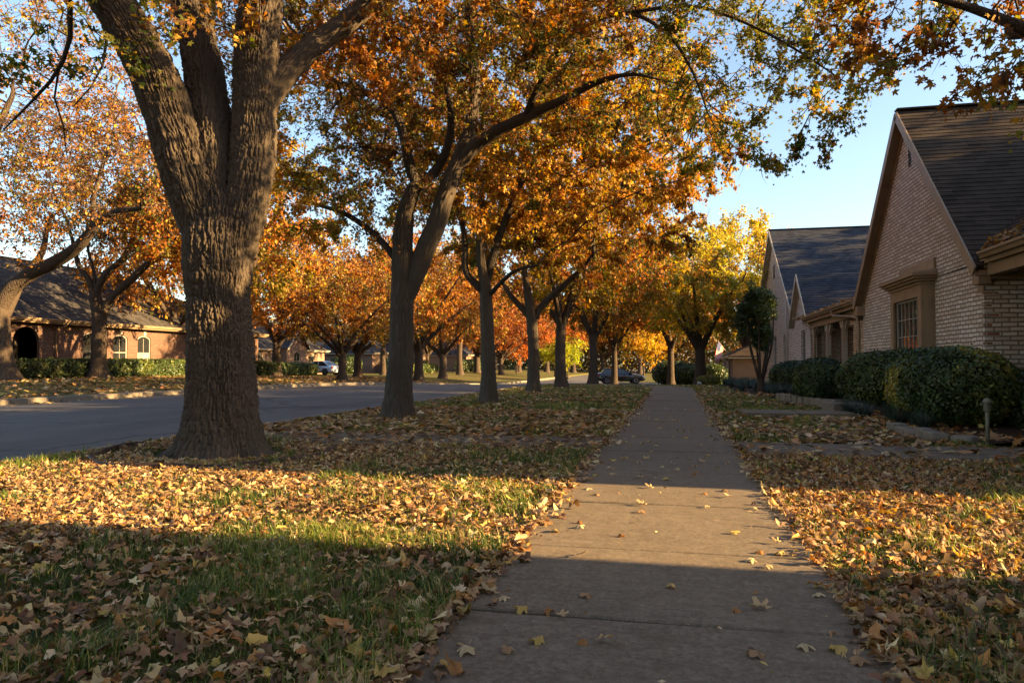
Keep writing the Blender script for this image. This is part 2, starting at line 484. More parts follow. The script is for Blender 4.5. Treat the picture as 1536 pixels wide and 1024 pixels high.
# road: a long strip with a slight crown
yr = [-40, -20, -8] + list(np.arange(-2, 100, 2.)) + [120, 160, 240, 380]
xr = np.linspace(ROAD0, ROAD1, 11)
V = [(x, y, float(gz(-11, y)) - .13 + .06 * (1 - ((x + 11) / 5) ** 2)) for y in yr for x in xr]
k = len(xr); i = np.arange(k - 1); j = np.arange(len(yr) - 1)[:, None]
F = np.stack([j * k + i, j * k + i + 1, (j + 1) * k + i + 1, (j + 1) * k + i], -1).reshape(-1, 4)
tag(mesh_np('road', V, [F], M['asphalt'], None, True), kind='structure')
# side street the dark car stands on
V = []; yy = [66.5, 70, 73, 77]; xx = [-6.2, -3, 1, 6, 12, 20, 40]
V = [(x, y, float(gz(x, y)) + .012) for y in yy for x in xx]; k = len(xx); i = np.arange(k - 1); j = np.arange(len(yy) - 1)[:, None]
F = np.stack([j * k + i, j * k + i + 1, (j + 1) * k + i + 1, (j + 1) * k + i], -1).reshape(-1, 4)
tag(mesh_np('side_road', V, [F], M['asphalt'], None, True), kind='structure')
# curbs with their gutter pans
def curb(name, x, side):
    """side +1: lawn on +X"""
    prof = [(.20, -.30), (.20, .018), (.185, .026), (.03, .022), (0, .0), (-.03, -.115), (-.40, -.125), (-.40, -.25)]
    mb = MB(); y = -30.; edges = []
    while y < 110:
        L = 3.0 if y > -3 else 6
        y0, y1 = y + .006, y + L - .006
        vs = []
        for q in (y0, y1):
            for a, b in prof:
                zz = float(gz(x, q)) + b + (.004 * math.sin(q * 1.7))
                vs.append((x + side * a, q, zz))
        n = len(prof)
        fs = [(i, i + 1, n + i + 1, n + i) for i in range(n - 1)] + [tuple(range(n))[::-1], tuple(range(n, 2 * n))]
        mb.add(vs, fs); y += L
    tag(mb.build(name, M['curb']), kind='structure')
curb('curb', ROAD1, 1); curb('curb', ROAD0, -1)

# ------------------------------------------------------------------ sidewalk slabs
WL, WR = -.76, .63
def slabs(name, stations, left, right, top, thick=.09, gap=.017):
    """stations along a path; left/right functions give the two edge points at station s"""
    mb = MB()
    for a, b in zip(stations[:-1], stations[1:]):
        L0, R0, L1, R1 = [np.array(q, float) for q in (left(a), right(a), left(b), right(b))]
        dl, dr = norm(L1 - L0), norm(R1 - R0); dz = random.uniform(-.003, .004); tl = random.uniform(-.003, .003)
        c4 = [L0 + dl * gap / 2, R0 + dr * gap / 2, R1 - dr * gap / 2, L1 - dl * gap / 2]
        tp = []
        for n_, c in enumerate(c4):
            tp.append((c[0], c[1], float(gz(c[0], c[1])) + top + dz + (tl if n_ in (0, 3) else -tl)))
        inn = []
        cen = np.mean(c4, axis=0)
        for c, t in zip(c4, tp):
            q = c + norm(cen - c) * .012; inn.append((q[0], q[1], t[2] + .0))
        low = [(c[0], c[1], t[2] - .008) for c, t in zip(c4, tp)]
        bot = [(c[0], c[1], t[2] - thick) for c, t in zip(c4, tp)]
        mb.add(inn + low + bot, [(0, 1, 2, 3)] + [(4 + i, 4 + (i + 1) % 4, (i + 1) % 4, i) for i in range(4)] + [(8 + i, 8 + (i + 1) % 4, 4 + (i + 1) % 4, 4 + i) for i in range(4)])
    return tag(mb.build(name, M['walk']), kind='structure')
def walk_c(s):
    """centre of the sidewalk and its normal; bends to the left beyond 29 m"""
    if s < 27: return np.array([-.065, s]), np.array([1., 0])
    t = (s - 27) / 9.0; t = min(t, 1.25)
    r = 7.0; a = t * 1.0
    return np.array([-.065 - r * (1 - math.cos(a)), 27 + r * math.sin(a)]) , np.array([math.cos(a), math.sin(a)])
def w_l(s): c, n = walk_c(s); return c - n * .695
def w_r(s): c, n = walk_c(s); return c + n * .695
st = [-6, -4.5, -3, -1.6, -.2, 1.28, 2.58, 3.54, 4.70, 6.12, 7.5, 8.95] + [10.2 + 1.28 * q for q in range(13)] + [27 + .0 + 1.2 * q for q in range(1, 9)]
slabs('sidewalk', st, w_l, w_r, .020)
CP0, CP1 = 7.62, 8.88      # the path that crosses from the kerb to the house
slabs('crossing_path', [-.78, -2.1, -3.4, -4.7, -5.78], lambda s: (s, CP0), lambda s: (s, CP1), .016)
slabs('crossing_path', [.65, 2.0, 3.3, 4.6, 5.9, 7.2], lambda s: (s, CP1 - .2), lambda s: (s, CP0 - .1), .016)
slabs('stepping_path', [1.12, 2.0, 2.9], lambda s: (s, 13.75), lambda s: (s, 12.85), .085, .14)
# ------------------------------------------------------------------ house kit
X_, Y_, Z_ = np.array([1., 0, 0]), np.array([0, 1., 0]), np.array([0, 0, 1.])
M['pale_brick'] = m_brick('pale washed brick', (.76, .68, .59), (.68, .59, .50), (.50, .38, .285), (.26, .21, .165), (.78, .72, .64))
M['red_brick'] = m_brick('red brown brick', (.22, .10, .065), (.16, .075, .052), (.10, .055, .042), (.19, .15, .12), (.24, .135, .10))
M['brown_brick'] = m_brick('brown brick', (.32, .17, .10), (.25, .14, .09), (.19, .11, .08), (.35, .30, .25), (.38, .25, .18))
M['quoin_brick'] = m_brick('orange corner brick', (.34, .16, .085), (.28, .13, .07), (.38, .24, .16), (.50, .46, .40), (.40, .25, .17))
M['brown_shingle'] = m_shingle('brown asphalt shingle', (.032, .023, .017), (.048, .035, .026), (.07, .051, .038))
M['slate_shingle'] = m_shingle('slate blue asphalt shingle', (.026, .028, .036), (.038, .041, .052), (.055, .059, .072))
M['grey_shingle'] = m_shingle('grey asphalt shingle', (.036, .034, .035), (.055, .050, .049), (.08, .072, .068))
M['tan_paint'] = m_plain('tan house paint', (.27, .185, .11), .55, .35, 0, .16, 3, .12)
M['cream_paint'] = m_plain('cream house paint', (.45, .385, .30), .5, .35, 0, .12, 3, .1)
M['white_paint'] = m_plain('white window paint', (.36, .33, .28), .45, .4, 0, .08, 4)
M['dark_door'] = m_plain('dark door', (.05, .035, .028), .5, .4, 0, .3, 5)
M['curtain'] = m_plain('pale curtain', (.34, .31, .25), .9, .1, 0, .25, 4)
def mat_glass():
    m, nt, out = new_mat('window glass'); T = NT(nt)
    n = T.noise(T.pos(), 1.6, 3)
    T.pbr(out, (.018, .02, .022), .03, .9, 0, T.bump(n, .12, .03)); return m
M['glass'] = mat_glass()

def seg_arch(ua, ub, zt, rise, n=10):
    """points of a segmental arch from ua to ub whose crown is zt"""
    w = (ub - ua) / 2; r = (w * w + rise * rise) / (2 * rise); c = zt - r
    a0 = math.asin(min(1, w / r)); cu = (ua + ub) / 2
    if rise >= w - 1e-6: a0 = math.pi / 2
    return [(cu + r * math.sin(t), c + r * math.cos(t)) for t in np.linspace(-a0, a0, n + 1)]

def wall(mb, o, u, n, u0, u1, z0, z1, holes=(), dep=.14):
    """wall panel with openings (ua, ub, za, zb, arch rise) and their reveals"""
    o = np.array(o, float)
    p = lambda a, z, d=0.: o + u * a + Z_ * z + n * d
    us = sorted({u0, u1, *[h[0] for h in holes], *[h[1] for h in holes]}); zs = sorted({z0, z1, *[h[2] for h in holes], *[h[3] for h in holes]})
    for a, b in zip(us[:-1], us[1:]):
        for c, d in zip(zs[:-1], zs[1:]):
            if any(h[0] <= (a + b) / 2 <= h[1] and h[2] <= (c + d) / 2 <= h[3] for h in holes): continue
            mb.poly([p(a, c), p(b, c), p(b, d), p(a, d)])
    for h in holes:
        ua, ub, za, zb, ar = h
        if ar:
            ap = seg_arch(ua, ub, zb, ar)
            zs_ = ap[0][1]
            for (a, c), (b, d) in zip(ap[:-1], ap[1:]):
                if zb - min(c, d) > 1e-4:
                    mb.poly([p(a, c), p(b, d), p(b, zb), p(a, zb)])
                mb.poly([p(a, c), p(b, d), p(b, d, -dep), p(a, c, -dep)])
        else:
            zs_ = zb; mb.poly([p(ua, zb), p(ub, zb), p(ub, zb, -dep), p(ua, zb, -dep)])
        mb.poly([p(ua, za), p(ua, zs_), p(ua, zs_, -dep), p(ua, za, -dep)])
        mb.poly([p(ub, za), p(ub, zs_), p(ub, zs_, -dep), p(ub, za, -dep)])
        mb.poly([p(ua, za), p(ub, za), p(ub, za, -dep), p(ua, za, -dep)])

def window(root, o, u, n, ua, ub, za, zb, ar=0, nx=2, nz=2, mat=None, dep=.10, fw=.055, off=(0, 0, 0), curtain=False, bar=.022, thick_mid=True):
    o = np.array(o, float) - np.array(off); mat = mat or M['white_paint']
    f = MB()
    zs_ = seg_arch(ua, ub, zb, ar)[0][1] if ar else zb
    d0, d1 = -dep, -dep + .05
    f.obox(o, u, n, ua, ua + fw, d0, d1, za, zs_); f.obox(o, u, n, ub - fw, ub, d0, d1, za, zs_)
    f.obox(o, u, n, ua + fw, ub - fw, d0, d1, za, za + fw)
    if ar:
        ap = seg_arch(ua, ub, zb, ar); ip = [((a - (ua + ub) / 2) * (1 - 2 * fw / (ub - ua)) + (ua + ub) / 2, c - fw) for a, c in ap]
        for q in range(len(ap) - 1):
            pts = [ap[q], ap[q + 1], ip[q + 1], ip[q]]
            vs = [o + u * a + Z_ * c + n * d for d in (d1, d0) for a, c in pts]
            f.add(vs, [(0, 1, 2, 3), (7, 6, 5, 4), (0, 4, 5, 1), (1, 5, 6, 2), (2, 6, 7, 3), (3, 7, 4, 0)])
    else:
        f.obox(o, u, n, ua + fw, ub - fw, d0, d1, zb - fw, zb)
    for q in range(1, nx):
        c = ua + fw + (ub - ua - 2 * fw) * q / nx; f.obox(o, u, n, c - bar / 2, c + bar / 2, d0 + .012, d1 - .008, za + fw, zs_ - (0 if ar else fw))
    for q in range(1, nz):
        c = za + fw + (zb - za - 2 * fw) * q / nz; t = bar * (1.7 if thick_mid and q == nz // 2 else 1)
        f.obox(o, u, n, ua + fw, ub - fw, d0 + .010, d1 - .006, c - t / 2, c + t / 2)
    fr = f.build('window', mat, root)
    pn = MB(); e = d0 + .02
    if ar:
        top = seg_arch(ua + fw * .6, ub - fw * .6, zb - fw * .6, ar)
        pn.poly([o + u * a + Z_ * c + n * e for a, c in [(ua + fw * .6, za + fw * .6)] + top + [(ub - fw * .6, za + fw * .6)]])
    else:
        pn.obox(o, u, n, ua + fw * .6, ub - fw * .6, e - .008, e, za + fw * .6, zb - fw * .6)
    pn.build('pane', M['curtain'] if curtain == 'only' else M['glass'], fr)
    return fr

def roof_slope(mb, lo0, lo1, hi1, hi0, row=.0985, lip=.012, deck=.07):
    """shingled slope in overlapping courses; rows are level and row metres apart in height"""
    lo0, lo1, hi1, hi0 = [np.array(q, float) for q in (lo0, lo1, hi1, hi0)]
    nrm = norm(np.cross(lo1 - lo0, hi0 - lo0)) 
    if nrm[2] < 0: nrm = -nrm
    H = hi0[2] - lo0[2]; n = max(1, int(round(H / row)))
    a = lambda t: lo0 + (hi0 - lo0) * t
    b = lambda t: lo1 + (hi1 - lo1) * t
    for q in range(n):
        t0, t1 = q / n, (q + 1) / n
        p0, p1, p2, p3 = a(t0) + nrm * lip, b(t0) + nrm * lip, b(t1), a(t1)
        mb.poly([p0, p1, p2, p3]); mb.poly([a(t0), b(t0), p1, p0])
    dn = -nrm * deck
    mb.poly([lo0 + dn, hi0 + dn, hi1 + dn, lo1 + dn])
    for s, e in ((lo0, lo1), (lo1, hi1), (hi1, hi0), (hi0, lo0)):
        if np.linalg.norm(s - e) > 1e-3: mb.poly([s, e, e + dn, s + dn])

def gutter(mb, a, b, out, w=.13, h=.11):
    """open trough with a rolled lip from a to b; out = outward direction"""
    a, b, out = np.array(a, float), np.array(b, float), np.array(out, float)
    prof = [(0, 0), (0, -h), (w * .62, -h), (w * .78, -h * .55), (w, -h * .35), (w, 0), (w - .014, 0), (w - .014, -h * .3), (w * .62, -h * .8), (.012, -h + .012), (.012, 0)]
    vs = [q + out * x + Z_ * z for q in (a, b) for x, z in prof]; n = len(prof)
    mb.add(vs, [(i, (i + 1) % n, n + (i + 1) % n, n + i) for i in range(n)])
    mb.poly([a + out * x + Z_ * z for x, z in prof[:6]]); mb.poly([b + out * x + Z_ * z for x, z in prof[:6]])

def house_root(label, x, y, cat='house'):
    return thing('brick_house', label, cat, (x, y, h1(x, y)))

# ------------------------------------------------------------------ house A: pale brick, steep gable with a box bay
def house_a():
    ox, oy, oz = 5.0, 17.5, 0.
    rt = house_root('pale washed brick house with steep gable, tan box bay window and leaf filled gutters', ox, oy); off = tuple(rt.location)
    B = lambda mb, n, m, par=rt, **k: mb.build(n, M[m], par, off=off, **k)
    EZ, RZ, YN, YF, YR = 2.50, 6.45, 13.30, 21.60, 17.45
    w = MB()
    YW0, YW1 = 13.5, 21.45
    wall(w, (5, 0, 0), Y_, -X_, YW0, YW1, -.1, EZ + .1)
    slope = (RZ - EZ) / (YR - YN)
    zt = lambda y: EZ + (y - YN) * slope - .12 if y < YR else EZ + (YF - y) * slope - .12
    VY, VZ, VW, VH = 17.25, 5.16, .20, .42
    # gable brickwork round the vent slit
    w.poly([(5, YW0, EZ + .1), (5, VY - VW / 2, EZ + .1), (5, VY - VW / 2, zt(VY - VW / 2)), (5, YW0, zt(YW0))])
    w.poly([(5, VY - VW / 2, EZ + .1), (5, VY + VW / 2, EZ + .1), (5, VY + VW / 2, VZ), (5, VY - VW / 2, VZ)])
    w.poly([(5, VY - VW / 2, VZ + VH), (5, VY + VW / 2, VZ + VH), (5, VY + VW / 2, zt(VY + VW / 2)), (5, VY - VW / 2, zt(VY - VW / 2))])
    w.poly([(5, VY + VW / 2, EZ + .1), (5, YW1, EZ + .1), (5, YW1, zt(YW1)), (5, YR, zt(YR)), (5, VY + VW / 2, zt(VY + VW / 2))])
    wall(w, (0, YW0, 0), X_, -Y_, 5, 7.4, -.1, EZ)                       # return by the entry porch
    wall(w, (7.4, 0, 0), Y_, -X_, 5.75, YW0, -.1, 2.6, [(8.4, 10.2, .05, 2.2, 0)])
    wall(w, (0, 5.75, 0), X_, -Y_, 5.05, 12.4, -.1, 2.55)               # end of the near wing
    wall(w, (5.05, 0, 0), Y_, -X_, 5.75, 8.2, -.1, 2.6)
    wall(w, (0, 8.2, 0), X_, Y_, 5.05, 7.4, -.1, 2.6)
    wall(w, (12.4, 0, 0), Y_, X_, 5.75, 13.5, -.1, 2.6)
    wall(w, (13.6, 0, 0), Y_, X_, YW0, 29.8, -.1, EZ + .1)
    w.poly([(13.6, YW0, EZ), (13.6, YW1, EZ), (13.6, YR, RZ - .15)])
    wall(w, (0, YW0, 0), X_, -Y_, 12.4, 13.6, -.1, EZ)
    wall(w, (0, YW1, 0), X_, Y_, 5, 7.0, -.1, EZ)
    wall(w, (7.0, 0, 0), Y_, -X_, YW1, 29.8, -.1, 2.9, [(23.5, 24.5, .1, 2.15, 0), (26.4, 27.8, .8, 2.1, 0), (28.2, 29.4, .8, 2.1, 0)])
    B(w, 'wall', 'pale_brick')
    q = MB(); 
    for kz in range(14):       # darker corner bricks, proud of the wall by 4 mm
        z0 = .18 + kz * .166
        L = .215 if kz % 2 else .34
        if z0 > 2.2: continue
        q.obox((5, 13.5, 0), X_, -Y_, -.004, L if kz % 2 else .11, -.08, .005, z0, z0 + .075)
    B(q, 'corner_brick', 'quoin_brick')
    # roofs
    r = MB()
    roof_slope(r, (4.80, YN, EZ), (13.9, YN, EZ), (13.9, YR, RZ), (4.80, YR, RZ))
    roof_slope(r, (13.9, YF, EZ), (4.80, YF, EZ), (4.80, YR, RZ), (13.9, YR, RZ))
    r.beam((4.79, YR, RZ + .02), (13.9, YR, RZ + .02), .22, .035)
    B(r, 'roof', 'brown_shingle')
    r = MB()   # hipped wing over the entry
    roof_slope(r, (4.90, YN + .3, 2.66), (4.90, 5.55, 2.66), (8.7, 7.1, 5.9), (8.7, 17.0, 5.9))
    roof_slope(r, (12.5, 5.55, 2.66), (12.5, YN + .3, 2.66), (8.7, 17.0, 5.9), (8.7, 7.1, 5.9))
    roof_slope(r, (4.90, 5.55, 2.66), (12.5, 5.55, 2.66), (8.701, 7.1, 5.9), (8.699, 7.1, 5.9))
    B(r, 'roof', 'brown_shingle')
    r = MB()   # low roof of the long side porch
    roof_slope(r, (4.86, 29.9, 2.60), (4.86, YF - .1, 2.60), (9.5, YF - .1, 3.45), (9.5, 29.9, 3.45))
    roof_slope(r, (14, YF - .1, 2.60), (14, 29.9, 2.60), (9.5, 29.9, 3.45), (9.5, YF - .1, 3.45))
    B(r, 'roof', 'slate_shingle')
    # rake boards, soffits
    for y0, y1 in ((YN, YR), (YF, YR)):
        b = MB(); d = (0, y1 - y0, RZ - EZ)
        b.beam((4.785, y0, EZ - .10), (4.785, y1 + (0.0 if y0 < y1 else 0.), RZ - .10), .030, .19, up=(0, -(RZ - EZ), y1 - y0) if y0 < y1 else (0, (RZ - EZ), y0 - y1))
        B(b, 'rake_board', 'tan_paint')
        b = MB()
        b.beam((4.90, y0, EZ - .165), (4.90, y1, RZ - .165), .20, .02, up=(0, -(RZ - EZ), y1 - y0) if y0 < y1 else (0, (RZ - EZ), y0 - y1))
        b.beam((4.985, y0 + (.25 if y0 < y1 else -.25), EZ + .02), (4.985, y1, RZ - .24), .026, .16, up=(0, -(RZ - EZ), y1 - y0) if y0 < y1 else (0, (RZ - EZ), y0 - y1))
        B(b, 'soffit', 'tan_paint')
    for q in ((4.80, 5.06, YF - .34, YF - .02, EZ - .32, EZ - .06), (4.86, 5.05, YN + .03, YN + .3, EZ - .30, EZ - .07), (4.99, 5.02, YN + .2, YN + .46, EZ - .42, EZ + .25)):
        b = MB(); b.box(*q); B(b, 'eave_return', 'tan_paint', bevel=.01)   # boxed eave returns
    v = MB()
    v.box(5.06, 5.07, VY - VW / 2, VY + VW / 2, VZ, VZ + VH)
    for k_ in range(6): v.obox((5.0, VY, VZ), Y_, -X_, -VW / 2, VW / 2, -.05, -.01, .03 + k_ * .065, .06 + k_ * .065)
    B(v, 'vent', 'dark_door')
    # box bay
    Y0, Y1, XB = 15.83, 17.9, 4.74
    bw = MB()
    bw.box(XB, XB + .05, Y0, Y0 + .20, .25, 2.46); bw.box(XB, XB + .05, Y1 - .20, Y1, .25, 2.46)   # posts of the front
    bw.box(XB, XB + .05, Y0 + .20, Y1 - .20, .25, .70); bw.box(XB, XB + .05, Y0 + .2, Y1 - .2, 2.23, 2.46)
    bw.box(XB + .052, 5.0, Y0, Y0 + .04, .25, 2.46); bw.box(XB + .052, 5.0, Y1 - .04, Y1, .25, 2.46)   # cheeks
    bw.box(XB + .08, 4.95, Y0 - .012, Y0 - .001, .5, 2.25)
    bw.box(XB - .05, 5.0, Y0 - .05, Y1 + .05, .18, .25)
    bw.build('bay_frame', M['tan_paint'], rt, off=off, bevel=.008)
    cn = MB()
    for e, z0, z1 in ((.03, 2.46, 2.52), (.09, 2.52, 2.57), (.15, 2.57, 2.62), (.20, 2.62, 2.68)):
        cn.box(XB - e, 4.999, Y0 - e, Y1 + e, z0, z1)
    cn.add([(XB - .2, Y0 - .2, 2.68), (XB - .2, Y1 + .2, 2.68), (4.999, Y1 + .1, 2.78), (4.999, Y0 - .1, 2.78), (4.999, Y0 - .2, 2.68), (4.999, Y1 + .2, 2.68)], [(0, 1, 2, 3), (0, 3, 4), (1, 5, 2)])
    cn.box(4.95, 4.997, Y0 - .1, Y1 + .1, 2.72, 2.98)
    B(cn, 'bay_cornice', 'tan_paint', bevel=.006)
    bi = MB(); bi.box(XB + .12, 4.98, Y0 + .05, Y1 - .05, .3, 2.40); B(bi, 'bay_interior', 'dark_door')
    window(rt, (XB + .06, 0, 0), Y_, -X_, Y0 + .21, Y1 - .21, .705, 2.225, 0, 6, 4, M['white_paint'], .06, .035, off, bar=.016, thick_mid=False)
    for pr in ((8.4, 10.2, 2.2, 'door'),):
        d = MB(); d.obox((7.5, 0, 0), Y_, -X_, pr[0], pr[1], 0, .04, .0, pr[2])
        for k_ in (0, 1):
            for z0, z1 in ((.2, .95), (1.1, 2.0)): d.obox((7.5, 0, 0), Y_, -X_, pr[0] + .12 + k_ * .9, pr[0] + .78 + k_ * .9, .041, .055, z0, z1)
        B(d, 'door', 'dark_door')
    for a, b_ in ((26.4, 27.8), (28.2, 29.4)): window(rt, (7, 0, 0), Y_, -X_, a, b_, .8, 2.1, 0, 2, 2, off=off)
    d = MB(); d.obox((7.1, 0, 0), Y_, -X_, 23.5, 24.5, 0, .04, .1, 2.15); B(d, 'door', 'dark_door')
    # entry porch: beam, frieze, ceiling, post
    f = MB()
    f.box(4.97, 7.39, 13.34, 13.497, 2.28, 2.46); f.box(4.94, 7.39, 13.30, 13.497, 2.46, 2.52)
    f.box(4.985, 5.14, 8.2, 13.33, 2.33, 2.56)
    B(f, 'frieze_board', 'tan_paint', bevel=.006)
    c = MB(); c.box(5.0, 7.4, 5.76, 13.33, 2.565, 2.585); c.box(4.91, 5.0, 5.6, 13.5, 2.57, 2.60); B(c, 'porch_ceiling', 'tan_paint')
    for y in (8.9, 10.8):
        p = MB(); p.box(5.0, 5.14, y, y + .14, 0, 2.33); p.box(4.97, 5.17, y - .03, y + .17, 0, .22); p.box(4.97, 5.17, y - .03, y + .17, 2.2, 2.328); B(p, 'porch_post', 'tan_paint', bevel=.008)
    # gutters and downspouts
    gt = MB(); gutter(gt, (4.90, 5.55, 2.70), (4.90, 13.15, 2.70), -X_); B(gt, 'gutter', 'tan_paint'); gt = MB(); gt.obox((4.902, 0, 0), Y_, -X_, 5.55, 13.2, -.02, 0, 2.52, 2.69); B(gt, 'fascia_board', 'tan_paint')
    gt = MB(); gutter(gt, (4.85, YF + .1, 2.64), (4.85, 29.9, 2.64), -X_); B(gt, 'gutter', 'tan_paint'); gt = MB(); gt.obox((4.87, 0, 0), Y_, -X_, YF, 29.9, 0, .018, 2.42, 2.62); B(gt, 'fascia_board', 'tan_paint')
    for pts in ([(4.78, 24.4, 2.55), (4.78, 24.4, 2.42), (4.80, 24.2, 2.36), (4.93, 22.3, 2.22), (4.95, 21.9, 2.16), (4.95, 21.75, 2.0), (4.95, 21.75, .1)],
                [(4.78, 29.6, 2.55), (4.78, 29.6, 2.42), (4.84, 29.4, 2.36), (4.98, 28.7, 2.2), (5.0, 28.6, 2.1), (5.0, 28.6, .1)]):
        d = MB(); d.tube(pts, .042, 8); B(d, 'downspout', 'tan_paint', smoothed=True)
    # side porch: beam with brick piers and pale arched brackets
    bm = MB(); bm.box(5.0, 5.2, YW1, 29.8, 2.22, 2.50); B(bm, 'porch_beam', 'tan_paint')
    for y in (24.0, 26.4, 28.9):
        p = MB(); p.box(5.02, 5.30, y, y + .30, 0, 2.0); B(p, 'brick_pier', 'brown_brick')
        p = MB(); p.box(5.0, 5.32, y - .02, y + .32, 2.0, 2.06); p.box(5.0, 5.14, y - .035, y, .0, 2.0); p.box(5.03, 5.12, y + .06, y + .24, 2.06, 2.22)
        for sgn, yy in ((-1, y), (1, y + .3)):
            p.beam((5.1, yy, 1.9), (5.1, yy + sgn * .35, 2.21), .10, .08, up=(1, 0, 0))
        B(p, 'pier_trim', 'cream_paint')
    pf = MB(); pf.box(4.95, 7, YW1, 29.8, -.1, .10); B(pf, 'porch_floor', 'walk')
    c = MB(); c.box(5.0, 7.0, YW1 + .02, 29.8, 2.515, 2.535); B(c, 'porch_ceiling', 'tan_paint')
    return rt
HA = house_a()

# ------------------------------------------------------------------ house B: tall slate roof beyond the porch
def house_b():
    rt = house_root('pale brick house with a tall slate blue shingle roof and a small front gable', 5.2, 41); off = tuple(rt.location)
    B = lambda mb, n, m, par=rt, **k: mb.build(n, M[m], par, off=off, **k)
    YN, YF, YR, EZ, RZ = 33.6, 48.4, 41.0, 3.1, 8.0
    sl = (RZ - EZ) / (YR - YN); z0 = -.6
    w = MB()
    wall(w, (5.2, 0, 0), Y_, -X_, 33.9, 48.1, z0, EZ + .2, [(37.0, 37.9, .2, 2.3, .18), (40.4, 41.6, .3, 2.4, .2), (44.4, 45.5, .3, 2.4, .2)])
    w.poly([(5.2, 33.9, EZ + .2), (5.2, 48.1, EZ + .2), (5.2, YR, RZ - .12)])
    wall(w, (0, 33.9, 0), X_, -Y_, 5.2, 16, z0, EZ); wall(w, (0, 48.1, 0), X_, Y_, 5.2, 16, z0, EZ); wall(w, (16, 0, 0), Y_, X_, 33.9, 48.1, z0, EZ)
    w.poly([(16, 33.9, EZ), (16, 48.1, EZ), (16, YR, RZ - .12)])
    # projecting small gable bay
    gx = 5.12
    wall(w, (gx, 0, 0), Y_, -X_, 30.1, 33.9, z0, 2.7, [(31.2, 32.2, .2, 2.25, 0)])
    w.poly([(gx, 30.1, 2.7), (gx, 33.9, 2.7), (gx, 32.0, 4.35)])
    wall(w, (0, 30.1, 0), X_, -Y_, gx, 6.5, z0, 2.7); wall(w, (0, 33.895, 0), X_, Y_, gx, 5.2, z0, 2.7)
    B(w, 'wall', 'pale_brick')
    r = MB()
    roof_slope(r, (4.95, YN, EZ), (16.3, YN, EZ), (16.3, YR, RZ), (4.95, YR, RZ)); roof_slope(r, (16.3, YF, EZ), (4.95, YF, EZ), (4.95, YR, RZ), (16.3, YR, RZ))
    r.beam((4.94, YR, RZ + .02), (16.3, YR, RZ + .02), .22, .035)
    B(r, 'roof', 'slate_shingle')
    r = MB()
    roof_slope(r, (4.92, 29.75, 2.6), (8.4, 29.75, 2.6), (8.4, 32.0, 4.6), (4.92, 32.0, 4.6)); roof_slope(r, (8.4, 34.25, 2.6), (4.92, 34.25, 2.6), (4.92, 32.0, 4.6), (8.4, 32.0, 4.6))
    B(r, 'roof', 'slate_shingle')
    for x, a, b_, e, t in ((4.93, YN, YR, EZ, RZ), (4.93, YF, YR, EZ, RZ), (4.90, 29.75, 32.0, 2.6, 4.6), (4.90, 34.25, 32.0, 2.6, 4.6)):
        k_ = MB(); up = (0, -(t - e), b_ - a) if a < b_ else (0, (t - e), a - b_)
        k_.beam((x, a, e - .10), (x, b_, t - .10), .03, .2, up=up); k_.beam((x + .14, a, e - .17), (x + .14, b_, t - .17), .24, .02, up=up)
        B(k_, 'rake_board', 'cream_paint')
    for a in (33.62, 48.0):
        k_ = MB(); k_.box(4.98, 5.3, a, a + .37, EZ - .3, EZ - .05); B(k_, 'eave_return', 'cream_paint')
    gt = MB(); gutter(gt, (5.0, YN - .02, EZ + .02), (16, YN - .02, EZ + .02), -Y_); B(gt, 'gutter', 'cream_paint')
    d = MB(); d.tube([(5.12, 36.3, 4.3), (5.12, 36.3, -.3)], .045, 8); B(d, 'downspout', 'cream_paint', smoothed=True)
    for a, b_, c, e, ar in ((37.0, 37.9, .2, 2.3, .18), (40.4, 41.6, .3, 2.4, .2), (44.4, 45.5, .3, 2.4, .2)): window(rt, (5.2, 0, 0), Y_, -X_, a, b_, c, e, ar, 2, 2, off=off)
    window(rt, (gx, 0, 0), Y_, -X_, 31.2, 32.2, .2, 2.25, 0, 2, 3, off=off)
    v = MB(); v.obox((5.2, 41, 0), Y_, -X_, -.22, .22, 0, .03, 5.4, 6.1); B(v, 'vent', 'dark_door')
    return rt
HB = house_b()

